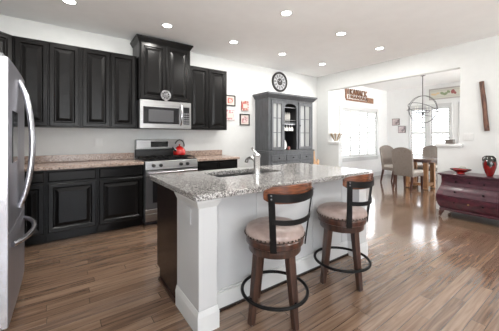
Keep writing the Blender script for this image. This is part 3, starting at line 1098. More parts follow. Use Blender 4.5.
def make_stool(label, base=0.0):
    t = thing('bar_stool', label, 'bar stool', (0, 0, 0), 0, 'bar stools at the island', world=False)
    # legs: foot under -X, -Y, +X, +Y
    for k in range(4):
        a = PI / 2 * k + base
        ca_, sa = math.cos(a), math.sin(a)

        def sq(r, z, w_, tw):
            out = []
            for dx, dy in ((-1, -1), (1, -1), (1, 1), (-1, 1)):
                u, v = r + dx * w_ / 2, dy * tw / 2
                out.append((u * ca_ - v * sa, u * sa + v * ca_, z))
            return out
        m = MB()
        m.hull8(sq(.205, 0.006, .038, .038), sq(.145, .505, .050, .054))
        lg = link('leg', m, 'stool_leg', t, bevel=.004)
        link('foot_cap', MB().lathe([(.013, 0), (.015, .006)], (.205 * ca_, .205 * sa, 0), 10), 'nickel', lg)
    # apron ring under the swivel
    link('apron', MB().lathe([(.140, .462), (.180, .462), (.184, .468), (.184, .512), (.140, .512)], (0, 0, 0), 40), 'stool_leg', t, smooth=True)
    link('seat_rim', MB().lathe([(.12, .516), (.193, .516), (.203, .523), (.205, .557), (.195, .570), (.12, .570)], (0, 0, 0), 48), 'stool_wood', t, smooth=True)
    prof = [(.13, .5705), (.200, .5705), (.208, .582), (.208, .600), (.196, .620), (.165, .636), (.11, .645), (.05, .648), (0, .649)]
    se = link('seat', MB().lathe(prof, (0, 0, 0), 48), 'leather', t, smooth=True)
    nl = MB()
    for k in range(44):
        a = 2 * PI * k / 44
        nl.ball((.2085 * math.cos(a), .2085 * math.sin(a), .5795), .0068, 6)
    link('nailheads', nl, 'brass', se, smooth=True)
    # foot ring
    link('foot_ring', MB().tube([(.230 * math.cos(2 * PI * k / 48), .230 * math.sin(2 * PI * k / 48), .175) for k in range(48)], .0115, 10, True), 'black_iron', t, smooth=True)
    br_ = MB()
    for k in range(4):
        a = PI / 2 * k + base
        br_.cyl((.195 * math.cos(a), .195 * math.sin(a), .175), (.224 * math.cos(a), .224 * math.sin(a), .175), .008, n=6)
    link('ring_bracket', br_, 'black_iron', t)
    # back: posts rise from the seat rim and flare outwards
    half = R(43)

    def on(z, ang, ex=0.0):
        q = (z - .52) / .42
        r = .212 + .045 * q + ex
        x = r * math.sin(ang) * (1 + .10 * q)
        return (x, -r * math.cos(ang), z)
    for s in (-1, 1):
        pts = [on(.515 + (.900 - .515) * k / 8, s * half) for k in range(9)]
        tang = (math.cos(half), s * math.sin(half), 0)
        link('back_post', MB().strip(pts, tang, .042, .008), 'black_iron', t)
    for z, hgt in ((.722, .032), (.878, .048)):
        pts = [on(z - .012 * (1 - abs(q) ** 2), half * q, .004) for q in [i / 12 for i in range(-12, 13)]]
        link('back_bar', MB().strip(pts, (0, 0, 1), hgt, .008), 'black_iron', t)
    # curved wooden rail inside the upper bar
    rl = MB()
    n = 28
    ang0 = R(55)
    vs, fs = [], []
    for i in range(n + 1):
        q = -1 + 2 * i / n
        ang = ang0 * q
        zc = .886
        hh = .056 * (1 - abs(q) ** 6 * .55)
        top = zc + hh + .010 * (1 - q * q)
        bot = zc - hh
        for r_, z in ((-.012, bot), (-.012, top), (-.040, top), (-.040, bot)):
            vs.append(on(z, ang, r_ + .006))
    for i in range(n):
        for k in range(4):
            l = (k + 1) % 4
            fs.append((i * 4 + k, i * 4 + l, i * 4 + 4 + l, i * 4 + 4 + k))
    fs.append((3, 2, 1, 0))
    fs.append((n * 4, n * 4 + 1, n * 4 + 2, n * 4 + 3))
    rl.add(vs, fs)
    link('back_rail', rl, 'back_rail_wood', t, bevel=.006, smooth=True, label='curved reddish wood back rail')
    sc = MB()
    for s in (-1, 1):
        for z in (.868, .890):
            p = on(z, s * half, .008)
            sc.ball(p, .006, 8)
    link('screw', sc, 'nickel', t)
    return t


s1 = make_stool('swivel bar stool at the island end near the white corner post')
s1.location = (1.228, 1.408, 0)
s1.rotation_euler = (0, 0, R(0))
s2 = make_stool('swivel bar stool farther along the island, nearer the dining room', R(-16))
s2.location = (2.010, 1.408, 0)
s2.rotation_euler = (0, 0, R(4))

# ------------------------------------------------------------------ hutch
hx0, hx1, hy = 3.32, 4.64, 4.0
hu = thing('china_hutch', 'tall grey china hutch with two glazed doors and open middle', 'hutch', (3.98, 4.22, 0))
hb_ = MB().box(hx0, hx1, hy - .02, YB - .01, .08, .93).box(hx0 + .03, hx1 - .03, hy + .02, YB - .01, 0, .08)
link('base', hb_, 'hutch', hu, bevel=.004)
link('waist_ledge', MB().box(hx0 - .015, hx1 + .015, hy - .035, YB - .01, .931, .965), 'hutch', hu, bevel=.006)
wd = (hx1 - hx0 - .12) / 3
for i in range(3):
    a = hx0 + .06 + i * wd
    dr = link('drawer', MB().panel((a + .012, hy - .02, .755), UX, UZ, (0, -1, 0), wd - .024, .125, [(0, 0), (0, .012), (.01, .016), (.022, .016), (.028, .012)]), 'hutch', hu)
    link('knob', MB().lathe([(.010, 0), (.008, -.012), (.016, -.02), (.012, -.028), (0, -.03)], (a + wd / 2, hy - .032, .817), 12, 'Y'), 'black_iron', dr, smooth=True)
for i in range(3):
    a = hx0 + .06 + i * wd
    dr = link('door', MB().panel((a + .012, hy - .02, .12), UX, UZ, (0, -1, 0), wd - .024, .60, BIG), 'hutch', hu)
    link('knob', MB().lathe([(.010, 0), (.008, -.012), (.016, -.02), (.012, -.028), (0, -.03)], (a + wd - .04, hy - .04, .45), 12, 'Y'), 'black_iron', dr, smooth=True)
up = MB()
z0, z1 = .966, 2.03
up.box(hx0 + .01, hx0 + .035, hy, YB - .01, z0, z1).box(hx1 - .035, hx1 - .01, hy, YB - .01, z0, z1)
up.box(hx0 + .035, hx1 - .035, YB - .03, YB - .01, z0, z1).box(hx0 + .035, hx1 - .035, hy, YB - .03, z1 - .03, z1)
up.box(hx0 + .035, hx0 + .075, hy, hy + .02, z0, z1 - .03).box(hx1 - .075, hx1 - .035, hy, hy + .02, z0, z1 - .03)
link('upper_body', up, 'hutch', hu, bevel=.003)
MX0, MX1 = 3.735, 4.150
link('interior_lining', MB().box(hx0 + .036, hx1 - .036, YB - .034, YB - .031, z0 + .001, z1 - .031).box(MX0, MX0 + .012, hy + .03, YB - .035, z0 + .001, z1 - .031).box(MX1 - .012, MX1, hy + .03, YB - .035, z0 + .001, z1 - .031)
     .box(MX0 + .013, MX1 - .013, hy + .03, YB - .035, z0 + .001, z0 + .006), 'hutch_in', hu)
# arched middle front
ar = []
n = 14
ar_out = [(MX0 - .02, z1 - .03), (MX0 - .02, z0), (MX0 + .03, z0), (MX0 + .03, 1.86)]
for k in range(n + 1):
    a = PI - PI * k / n
    ar_out.append(((MX0 + MX1) / 2 + ((MX1 - MX0) / 2 - .045) * math.cos(a), 1.885 + .065 * math.sin(a)))
ar_out += [(MX1 - .03, 1.86), (MX1 - .03, z0), (MX1 + .02, z0), (MX1 + .02, z1 - .03)]
link('arched_front', MB().prism(ar_out, (0, hy + .022, 0), UX, UZ, (0, -1, 0), .022), 'hutch', hu)
for (a, b) in ((hx0 + .078, MX0 - .023), (MX1 + .023, hx1 - .078)):
    fr = MB()
    t_ = .048
    ya, yb = hy - .018, hy + .004
    fr.box(a, a + t_, ya, yb, z0 + .01, z1 - .04).box(b - t_, b, ya, yb, z0 + .01, z1 - .04)
    fr.box(a + t_, b - t_, ya, yb, z0 + .01, z0 + .075).box(a + t_, b - t_, ya, yb, z1 - .105, z1 - .04)
    m_ = (a + b) / 2
    fr.box(m_ - .013, m_ + .013, ya + .004, yb, z0 + .075, z1 - .105)
    for q in (1, 2):
        zz = z0 + .075 + (z1 - z0 - .18) * q / 3
        fr.box(a + t_, b - t_, ya + .006, yb, zz - .008, zz + .008)
    dd = link('glazed_door', fr, 'hutch', hu)
    link('pane', MB().box(a + t_ - .004, b - t_ + .004, yb - .006, yb - .003, z0 + .07, z1 - .10), 'frosted', dd)
    kx = b - .02 if a < 3.8 else a + .02
    link('knob', MB().lathe([(.008, 0), (.006, -.012), (.013, -.02), (.009, -.026), (0, -.028)], (kx, ya, 1.49), 12, 'Y'), 'black_iron', dd, smooth=True)
for z in (1.555,):
    link('shelf', MB().box(MX0 + .013, MX1 - .013, hy + .03, YB - .036, z - .018, z), 'hutch', hu)
for z in (1.87, 1.60):
    link('plate_rail', MB().cyl((MX0 + .031, hy + .035, z), (MX1 - .031, hy + .035, z), .007), 'nickel', hu)
link('stemware_rack', MB().box(MX0 + .031, MX1 - .031, hy + .03, hy + .05, 1.505, 1.52), 'nickel', hu)
co = MB()
co.hull8([(hx0, hy - .01, 2.03), (hx1, hy - .01, 2.03), (hx1, YB - .01, 2.03), (hx0, YB - .01, 2.03)],
         [(hx0 - .05, hy - .07, 2.10), (hx1 + .05, hy - .07, 2.10), (hx1 + .05, YB - .01, 2.10), (hx0 - .05, YB - .01, 2.10)])
co.box(hx0 - .06, hx1 + .06, hy - .08, YB - .01, 2.10, 2.135)
link('cornice', co, 'hutch', hu)

# plates standing in the rack, stemware hanging, plate below
plate_prof = [(0, 0), (.07, 0), (.115, .014), (.118, .018), (.07, .006), (0, .005)]


def plate(c, lean, yaw, label, group):
    m = MB().lathe([(r, z) for r, z in plate_prof], (0, 0, 0), 28)
    o = link('dinner_plate', m, 'porcelain', None, smooth=True)
    o['label'] = label
    o['category'] = 'plate'
    if group:
        o['group'] = group
    o.location = c
    o.rotation_euler = (R(90 - lean), 0, yaw)
    return o


for k in range(5):
    plate((MX0 + .105 + k * .052, hy + .19, 1.556 + .118), 0, R(58),
          'white plate standing on edge in the rack of the grey hutch', 'plates in the hutch rack')
plate((3.87, hy + .17, .973 + .118), 12, R(10), 'white plate propped at the bottom of the open middle of the hutch', None)
gprof = [(.030, 0), (.030, -.004), (.005, -.010), (.004, -.065), (.022, -.085), (.030, -.115), (.026, -.155), (.024, -.155), (.028, -.115), (.020, -.088), (0, -.08)]
for k in range(4):
    gx = MX0 + .085 + k * .075
    m = MB().lathe([(r, z) for r, z in gprof], (gx, hy + .07, 1.530), 16)
    single('wine_glass', m, 'porcelain', 'stemmed glass hanging upside down under the hutch shelf', 'glass', (gx, hy + .07, 1.37), 'glasses under the hutch shelf', smooth=True)
rc = single('red_tin', MB().lathe([(.030, 0), (.032, .004), (.032, .06), (.02, .066)], (4.02, hy + .14, .973), 16), 'print_red', 'small red tin beside the plate in the hutch', 'tin', (4.02, hy + .14, .973), smooth=True)

# clock on the wall above the hutch
ccx, ccz, cr_ = 4.02, 2.495, .225
cl = thing('wall_clock', 'round black and white clock above the grey hutch', 'clock', (ccx, YB - .002, ccz))
link('case', MB().lathe([(cr_ - .045, .0), (cr_ - .045, -.03), (cr_ - .02, -.045), (cr_, -.035), (cr_, 0)], (ccx, YB - .002, ccz), 40, 'Y'), 'frame_black', cl, smooth=True)
link('dial', MB().lathe([(0, -.018), (cr_ - .044, -.018), (cr_ - .044, -.002), (0, -.002)], (ccx, YB - .002, ccz), 40, 'Y'), 'outlet_grey', cl)
nm = MB()
for k in range(12):
    a = 2 * PI * k / 12
    for off in (-.014, .008):
        ca_, sa = math.cos(a), math.sin(a)
        p = [(.100, off - .004), (.165, off - .004), (.165, off + .010), (.100, off + .010)]
        nm.prism([(ca_ * u - sa * v, sa * u + ca_ * v) for u, v in p], (ccx, YB - .0205, ccz), UX, UZ, (0, -1, 0), .002)
link('numerals', nm, 'frame_black', cl)
link('hub_disc', MB().lathe([(0, -.022), (.082, -.022), (.082, -.0205), (0, -.0205)], (ccx, YB - .002, ccz), 28, 'Y'), 'frame_black', cl)
hd = MB().strip([(ccx, YB - .028, ccz), (ccx + .06, YB - .028, ccz + .08)], (.8, 0, -.6), .014, .003).strip([(ccx, YB - .031, ccz), (ccx - .11, YB - .031, ccz + .05)], (.4, 0, .9), .009, .003)
link('hand', hd, 'nickel', cl)


def picture(x0, x1, z0, z1, frame, pic, label, mount=True):
    t = thing('framed_picture' if frame else 'canvas_print', label, 'picture', ((x0 + x1) / 2, YB - .002, z0), group='small pictures beside the hutch')
    y = YB - .002
    if frame:
        f = MB()
        e = .022
        f.box(x0, x0 + e, y - .022, y, z0, z1).box(x1 - e, x1, y - .022, y, z0, z1).box(x0 + e, x1 - e, y - .022, y, z0, z0 + e).box(x0 + e, x1 - e, y - .022, y, z1 - e, z1)
        link('frame', f, 'frame_black', t)
        link('mat_board', MB().box(x0 + e, x1 - e, y - .010, y - .001, z0 + e, z1 - e), 'paper', t)
        g_ = .052
        link('print', MB().box(x0 + g_, x1 - g_, y - .0115, y - .0105, z0 + g_, z1 - g_), pic, t)
    else:
        link('canvas', MB().box(x0, x1, y - .03, y, z0, z1), pic, t, bevel=.003)
        link('motif', MB().box(x0 + .03, x1 - .03, y - .0315, y - .0305, z0 + .05, z1 - .07), 'paper', t)


picture(2.60, 2.83, 1.860, 2.075, True, 'print_red', 'black-framed small print, upper one nearest the wall cabinet')
picture(2.60, 2.80, 1.575, 1.785, False, 'print_pink', 'unframed pinkish canvas, lower one nearest the wall cabinet')
picture(2.975, 3.145, 1.785, 1.990, False, 'print_red', 'unframed red canvas, upper one nearest the hutch')
picture(2.940, 3.180, 1.485, 1.720, True, 'print_pink', 'black-framed small print, lower one nearest the hutch')

# carved wooden sculpture standing beside the hutch
sc = thing('wooden_sculpture', 'slim pale carved wooden figure standing right of the hutch', 'sculpture', (4.86, 4.18, 0))
link('plinth', MB().lathe([(.10, 0), (.10, .03), (.06, .04)], (4.86, 4.18, 0), 16), 'carved', sc)
link('body', MB().lathe([(.05, .04), (.075, .25), (.085, .50), (.078, .62), (.060, .70), (.040, .78), (.034, .83), (.042, .87), (.036, .91), (.012, .94), (0, .945)], (4.86, 4.18, 0), 18), 'carved', sc, smooth=True)
link('wing', MB().tube([(4.90, 4.16, .52), (4.97, 4.15, .60), (5.00, 4.15, .68), (4.98, 4.15, .72)], [.03, .045, .03, .008], 10).tube([(4.83, 4.20, .70), (4.79, 4.2, .62), (4.79, 4.2, .5)], [.01, .03, .02], 10), 'carved', sc, smooth=True)

# ------------------------------------------------------------------ wall bits
def plate_outlet(name, label, loc, mb, cat, parts):
    t = thing(name, label, cat, loc)
    link('cover_plate', mb, 'trim', t, bevel=.003)
    for nme, pm in parts:
        link(nme, pm, 'trim', t, bevel=.002)


plate_outlet('light_switch', 'wide white switch plate on the wall above the red chest', (XR - .001, 1.37, 1.19),
             MB().box(XR - .008, XR - .001, 1.31, 1.43, 1.19, 1.31), 'light switch',
             [('rocker', MB().box(XR - .012, XR - .0085, 1.325, 1.352, 1.215, 1.285)), ('rocker', MB().box(XR - .012, XR - .0085, 1.358, 1.384, 1.215, 1.285)), ('rocker', MB().box(XR - .012, XR - .0085, 1.39, 1.416, 1.215, 1.285))])
plate_outlet('wall_outlet', 'white double outlet on the wall over the left counter', (.44, YB - .001, 1.11),
             MB().box(.385, .495, YB - .008, YB - .001, 1.11, 1.23), 'outlet',
             [('socket', MB().box(.40, .432, YB - .011, YB - .0085, 1.13, 1.21)), ('socket', MB().box(.448, .480, YB - .011, YB - .0085, 1.13, 1.21))])

# driftwood staff on the right wall
m = MB()
pts, rad = [], []
rnd = random.Random(3)
for k in range(10):
    q = k / 9
    pts.append((XR - .035, 1.137 + (1.200 - 1.137) * q + .0015 * math.sin(q * 9), 1.34 + .765 * q))
    rad.append(.031 + .0015 * math.sin(q * 13) - .002 * q)
m.tube(pts, rad, 8)
single('wooden_staff', m, 'driftwood', 'narrow weathered brown wood piece hung slanting on the right wall', 'wall decoration', (XR - .035, 1.17, 1.34), smooth=True)

# half wall decorations
bx = MB().box(5.30, 5.40, 1.575, 1.685, 1.1305, 1.205)
single('stone_block', bx, 'stone_grey', 'small grey block on the half wall ledge above the chest', 'ornament', (5.38, 1.64, 1.131), bevel=.004)
# fluted bowl on the left ledge
bw_ = thing('fluted_bowl', 'gold and white fluted bowl on the half wall ledge by the opening', 'bowl', (5.385, 3.93, 1.131))
vs, fs = [], []
nn = 48
prof = [(.040, 0), (.032, .02), (.055, .06), (.10, .13), (.150, .195), (.143, .197), (.095, .135), (.05, .068), (.0, .05)]
for i in range(nn):
    a = 2 * PI * i / nn
    fl_ = 1 + .10 * math.cos(a * 8)
    for j, (r, z) in enumerate(prof):
        k = fl_ if j >= 3 and j < 7 else 1
        vs.append((5.385 + r * k * math.cos(a) * .8, 3.93 + r * k * math.sin(a), 1.131 + z))
for i in range(nn):
    j = (i + 1) % nn
    for k in range(len(prof) - 1):
        fs.append((i * 9 + k, j * 9 + k, j * 9 + k + 1, i * 9 + k + 1))
link('bowl_body', MB().add(vs, fs), 'porcelain', bw_, smooth=True)
rb = MB()
for i in range(8):
    a = 2 * PI * (i + .5) / 8
    pp = [(5.385 + (r + .004) * .92 * math.cos(a) * .8, 3.93 + (r + .004) * .92 * math.sin(a), 1.131 + z) for r, z in prof[1:5]]
    rb.tube(pp, [.006, .010, .016, .020], 6)
link('gold_rib', rb, 'gold', bw_, smooth=True, label='gold rib')

# ------------------------------------------------------------------ bombe chest
ch = thing('bombe_chest', 'dark red bombe chest of drawers on short legs against the right wall', 'chest of drawers', (5.08, 1.24, 0))
CYc, CW = 1.245, .36     # centre and half width at the top


def bul(z):
    pts = [(.14, .010), (.20, .042), (.27, .062), (.34, .060), (.42, .034), (.49, .004), (.55, -.008), (.64, -.004)]
    for (a, b), (c, d) in zip(pts, pts[1:]):
        if z <= c:
            q = (z - a) / (c - a)
            q = q * q * (3 - 2 * q) * .5 + q * .5
            return b + (d - b) * q
    return pts[-1][1]


FXc = 4.875
lev = [.14 + .5 * k / 26 for k in range(27)]
body = MB()
vs, fs = [], []
for z in lev:
    b = bul(z)
    vs += [(FXc - b, CYc - CW - b * .8, z), (5.29, CYc - CW - b * .8, z), (5.29, CYc + CW + b * .8, z), (FXc - b, CYc + CW + b * .8, z)]
for i in range(len(lev) - 1):
    for k in range(4):
        l = (k + 1) % 4
        fs.append((i * 4 + k, i * 4 + l, i * 4 + 4 + l, i * 4 + 4 + k))
fs.append((3, 2, 1, 0))
e = (len(lev) - 1) * 4
fs.append((e, e + 1, e + 2, e + 3))
link('carcass', body.add(vs, fs), 'burgundy', ch, smooth=True)
tp = MB().box(FXc - .035, 5.293, CYc - CW - .035, CYc + CW + .035, .658, .680).box(FXc - .015, 5.293, CYc - CW - .015, CYc + CW + .015, .641, .658)
link('top', tp, 'burgundy_top', ch, bevel=.006)


def curved_front(z0, z1, ya, yb, ex):
    m = MB()
    vs, fs = [], []
    n = 8
    for i in range(n + 1):
        z = z0 + (z1 - z0) * i / n
        b = bul(z)
        for x in (FXc - b - ex, FXc - b + .002):
            vs.append((x, ya, z))
            vs.append((x, yb, z))
    for i in range(n):
        o = i * 4
        fs += [(o, o + 1, o + 5, o + 4), (o + 3, o + 2, o + 6, o + 7), (o + 2, o, o + 4, o + 6), (o + 1, o + 3, o + 7, o + 5)]
    fs += [(0, 2, 3, 1), (n * 4, n * 4 + 1, n * 4 + 3, n * 4 + 2)]
    return m.add(vs, fs)


for i, (z0, z1) in enumerate(((.505, .630), (.345, .490), (.185, .330))):
    dr = link('drawer', curved_front(z0, z1, CYc - .315, CYc + .315, .009), 'burgundy_top' if i < 2 else 'burgundy', ch, smooth=True)
    zk = (z0 + z1) / 2
    for yk in ((CYc - .165, CYc + .165)):
        link('knob', MB().lathe([(.009, 0), (.007, -.012), (.014, -.020), (.010, -.028), (0, -.030)], (FXc - bul(zk) - .009, yk, zk), 12, 'X'), 'black_iron', dr, smooth=True)
    if i != 1:
        link('escutcheon', MB().lathe([(.0, -.004), (.013, -.003), (.013, 0), (0, 0)], (FXc - bul(zk) - .0095, CYc, zk), 12, 'X'), 'gold' if i == 2 else 'black_iron', dr)
base_ = MB()
base_.box(FXc - .028, 5.285, CYc - CW - .018, CYc + CW + .018, .105, .139)
link('base_moulding', base_, 'burgundy', ch, bevel=.010)
for sx, sy in ((0, 1), (0, -1), (1, 1), (1, -1)):
    x = FXc + .01 if sx == 0 else 5.25
    y = CYc + sy * (CW - .015)
    o = -.02 if sx == 0 else .0
    lg = MB().tube([(x, y, .11), (x + o * .4, y + sy * .006, .085), (x + o * 1.4, y + sy * .018, .055), (x + o * 1.2, y + sy * .016, .03), (x + o * 1.9, y + sy * .022, .022)], [.034, .034, .026, .020, .022], 10)
    link('leg', lg, 'mahogany', ch, smooth=True)

# vase
vz = thing('glazed_vase', 'tall red and black glazed vase on the red chest', 'vase', (5.05, 1.06, .6805))
link('body', MB().lathe([(.0, 0), (.034, 0), (.038, .008), (.054, .05), (.074, .12), (.082, .18), (.073, .235), (.050, .270), (.045, .285), (.050, .295), (.042, .295), (.036, .280), (.0, .20)], (5.05, 1.06, .6805), 28), 'vase', vz, smooth=True)
hn = MB()
for s in (-1, 1):
    hn.tube([(5.05 - .02, 1.06 + s * .045, .6805 + .285), (5.05 - .035, 1.06 + s * .070, .6805 + .262), (5.05 - .04, 1.06 + s * .070, .6805 + .22)], .007, 8)
link('lug', hn, 'black_iron', vz, smooth=True)
# shallow bowl
bz = thing('shallow_bowl', 'shallow red and dark bowl on the red chest', 'bowl', (5.06, 1.405, .6805))
bp = [(.0, 0), (.055, 0), (.050, .012), (.085, .030), (.122, .050), (.132, .058), (.128, .062), (.10, .050), (.05, .030), (.0, .024)]
link('bowl_body', MB().lathe(bp, (5.06, 1.405, .6805), 32), 'red_enamel', bz, smooth=True)
link('rim', MB().tube([(5.06 + .130 * math.cos(2 * PI * k / 36), 1.405 + .130 * math.sin(2 * PI * k / 36), .6805 + .062) for k in range(36)], .006, 6, True), 'black_iron', bz, smooth=True, label='dark rim')
link('handle', MB().tube([(5.06 + .10, 1.36, .745), (5.06 + .10, 1.375, .770), (5.06 + .10, 1.435, .770), (5.06 + .10, 1.45, .745)], .005, 8), 'green_glass', bz, smooth=True, label='thin green handle')

# red and white floor cushion, at the picture's corner
fcush = thing('floor_cushion', 'red cushion with white piping on the floor, at the frame corner', 'cushion', (2.42, .28, 0))
cc_ = (2.42, .28)
link('cushion_body', MB().lathe([(0, 0), (.125, 0), (.142, .02), (.146, .045), (.135, .075), (.09, .092), (0, .098)], (*cc_, .001), 28), 'red_cloth', fcush, smooth=True)
link('piping', MB().tube([(cc_[0] + .141 * math.cos(2 * PI * k / 36), cc_[1] + .141 * math.sin(2 * PI * k / 36), .066) for k in range(36)], .008, 6, True), 'porcelain', fcush, smooth=True)

# ------------------------------------------------------------------ dining room
tb = thing('dining_table', 'round dining table with honey oak pedestal posts in the dining room', 'table', (7.18, 2.80, 0))
tcx, tcy, tr_ = 7.18, 2.80, .60
link('table_top', MB().lathe([(0, .715), (tr_ - .03, .715), (tr_, .722), (tr_, .738), (tr_ - .008, .745), (0, .745)], (tcx, tcy, 0), 56), 'table_top', tb, smooth=True)
link('apron', MB().lathe([(tr_ - .10, .66), (tr_ - .08, .66), (tr_ - .08, .7145), (tr_ - .10, .7145)], (tcx, tcy, 0), 40), 'mahogany', tb)
for dx, dy in ((-.20, -.20), (.20, -.20), (.20, .20), (-.20, .20)):
    x, y = tcx + dx, tcy + dy
    link('post', MB().box(x - .045, x + .045, y - .045, y + .045, .05, .7145), 'oak', tb, bevel=.006)
    link('bun_foot', MB().lathe([(.03, 0), (.055, .012), (.06, .028), (.045, .05)], (x, y, 0), 16), 'oak', tb, smooth=True)
link('stretcher', MB().box(tcx - .156, tcx + .156, tcy - .235, tcy - .165, .08, .15).box(tcx - .156, tcx + .156, tcy + .165, tcy + .235, .08, .15).box(tcx - .235, tcx - .165, tcy - .156, tcy + .156, .08, .15), 'oak', tb, bevel=.004)


def make_chair(label):
    t = thing('dining_chair', label, 'chair', (0, 0, 0), 0, 'upholstered chairs around the dining table', world=False)
    # front faces +Y, back at -Y
    w2 = .225
    out = [(-w2 + .01, .40), (w2 - .01, .40), (w2, .60), (w2 + .005, .93)]
    for k in range(1, 12):
        q = k / 12
        x = (w2 + .005) * (1 - 2 * q)
        out.append((x, .93 + .085 * math.sin(PI * q) ** .75))
    out.append((-w2 - .005, .93))
    out.append((-w2, .60))
    bm_ = MB()
    n = len(out)
    lean = lambda z: -.225 - (z - .40) * .13
    vs = [(x, lean(z), z) for x, z in out] + [(x, lean(z) + .075 - (z - .4) * .03, z) for x, z in out]
    fs = [tuple(range(n)), tuple(range(n, 2 * n))[::-1]]
    for i in range(n):
        j = (i + 1) % n
        fs.append((j, i, n + i, n + j))
    link('backrest', bm_.add(vs, fs), 'chair_cloth', t, bevel=.012, seg=3)
    link('seat_frame', MB().box(-.225, .225, -.215, .235, .355, .43), 'chair_cloth', t, bevel=.01)
    link('seat_cushion', MB().box(-.222, .222, -.155, .238, .4305, .495), 'chair_seat', t, bevel=.022, seg=3)
    for sx in (-1, 1):
        m = MB()
        x = sx * .195

        def q4(x_, y_, z_, s_):
            return [(x_ - s_, y_ - s_, z_), (x_ + s_, y_ - s_, z_), (x_ + s_, y_ + s_, z_), (x_ - s_, y_ + s_, z_)]
        m.hull8(q4(x, -.27, 0, .013), q4(x, -.19, .354, .022))
        link('leg', m, 'mahogany', t)
        m = MB().hull8(q4(x, .21, 0, .013), q4(x, .205, .354, .022))
        link('leg', m, 'mahogany', t)
    return t


c1 = make_chair('upholstered dining chair with its back to the kitchen, nearest the island')
c1.location = (6.54, 2.80, 0)
c1.rotation_euler = (0, 0, R(-95))
dup(c1, (7.29, 3.46, 0), R(165), 'upholstered dining chair in the corner between the two window walls')
dup(c1, (8.02, 2.92, 0), R(92), 'upholstered dining chair on the far side of the table, facing the kitchen')
dup(c1, (7.14, 2.14, 0), R(3), 'upholstered dining chair mostly hidden behind the half wall')

# chandelier
chd = thing('orb_chandelier', 'round metal orb chandelier hanging over the dining table', 'chandelier', (7.2, 2.75, 1.92))
ox, oy, oz, orr = 7.2, 2.75, 1.92, .335
link('canopy', MB().lathe([(.065, 0), (.065, -.012), (.03, -.03), (.008, -.035)], (ox, oy, H - .001), 20), 'dark_nickel', chd, smooth=True)
link('rod', MB().cyl((ox, oy, H - .03), (ox, oy, oz - .08), .009), 'dark_nickel', chd)
for k, (rx, rz) in enumerate(((90, 20), (90, 80), (90, 140), (0, 0), (28, 60))):
    mm = Matrix.Rotation(R(rz), 3, 'Z') @ Matrix.Rotation(R(rx), 3, 'X')
    pts = [Vector((ox, oy, oz)) + mm @ Vector((orr * math.cos(2 * PI * q / 40), orr * math.sin(2 * PI * q / 40), 0)) for q in range(40)]
    link('orb_ring', MB().tube(pts, .006, 6, True), 'dark_nickel', chd, smooth=True)
for k in range(5):
    a = 2 * PI * k / 5 + .3
    ca_, sa = math.cos(a), math.sin(a)
    am = link('arm', MB().tube([(ox, oy, oz - .06), (ox + .06 * ca_, oy + .06 * sa, oz - .09), (ox + .13 * ca_, oy + .13 * sa, oz - .07), (ox + .16 * ca_, oy + .16 * sa, oz - .02)], .006, 6), 'dark_nickel', chd, smooth=True)
    link('candle', MB().cyl((ox + .16 * ca_, oy + .16 * sa, oz - .02), (ox + .16 * ca_, oy + .16 * sa, oz + .07), .010, n=8), 'candle', am)
    link('bulb', MB().ball((ox + .16 * ca_, oy + .16 * sa, oz + .095), .014, 8, 1.7), 'bulb', am, smooth=True)
link('finial', MB().cyl((ox, oy, oz - orr), (ox, oy, oz - .42), .004, n=6).ball((ox, oy, oz - .44), .022, 10).ball((ox, oy, oz - .10), .028, 10), 'dark_nickel', chd, smooth=True)

# two small pictures in the dining room
for (ya, yb, za, zb, lb) in ((4.045, 4.275, 1.620, 1.840, 'small greyish square picture by the dining corner, the higher one'),
                             (3.865, 4.085, 1.375, 1.595, 'small greyish square picture by the dining corner, the lower one')):
    t = thing('small_picture', lb, 'picture', (XD - .002, (ya + yb) / 2, za), group='dining room pictures')
    link('canvas', MB().box(XD - .03, XD - .002, ya, yb, za, zb), 'stone_grey', t, bevel=.003)
    link('print', MB().box(XD - .032, XD - .0305, ya + .015, yb - .015, za + .015, zb - .015), 'print_grey', t)

# stained glass panel above the far windows
sg = thing('stained_glass_panel', 'long stained glass panel with flowers above the far windows', 'stained glass', (XD - .03, 2.6, 2.32))
gy0, gy1, gz0, gz1 = 1.85, 3.20, 2.325, 2.645
xg = XD - .04
f = MB()
e = .035
f.box(xg - .012, xg + .012, gy0, gy0 + e, gz0, gz1).box(xg - .012, xg + .012, gy1 - e, gy1, gz0, gz1).box(xg - .012, xg + .012, gy0 + e, gy1 - e, gz0, gz0 + e).box(xg - .012, xg + .012, gy0 + e, gy1 - e, gz1 - e, gz1)
f.box(xg - .006, xg + .006, gy0 + e, gy1 - e, gz0 + .075, gz0 + .082).box(xg - .006, xg + .006, gy0 + e, gy1 - e, gz1 - .075, gz1 - .082 + .014)
link('frame', f, 'lead', sg)
link('pane', MB().box(xg - .003, xg + .003, gy0 + e, gy1 - e, gz0 + e, gz1 - e), mat('milky glass', (0.58, 0.57, 0.50), 0.3), sg)
M['sg_red'] = mat('red glass', (0.32, 0.10, 0.10), 0.3)
M['sg_amber'] = mat('amber glass', (0.66, 0.50, 0.30), 0.3)


def petal(y, z, ry, rz, rot=0, n=14):
    c_, s_ = math.cos(rot), math.sin(rot)
    pts = []
    for k in range(n):
        a = 2 * PI * k / n
        u, v = ry * math.cos(a), rz * math.sin(a)
        pts.append((y + u * c_ - v * s_, z + u * s_ + v * c_))
    return MB().prism(pts, (xg - .0035, 0, 0), UY, UZ, (-1, 0, 0), .003)


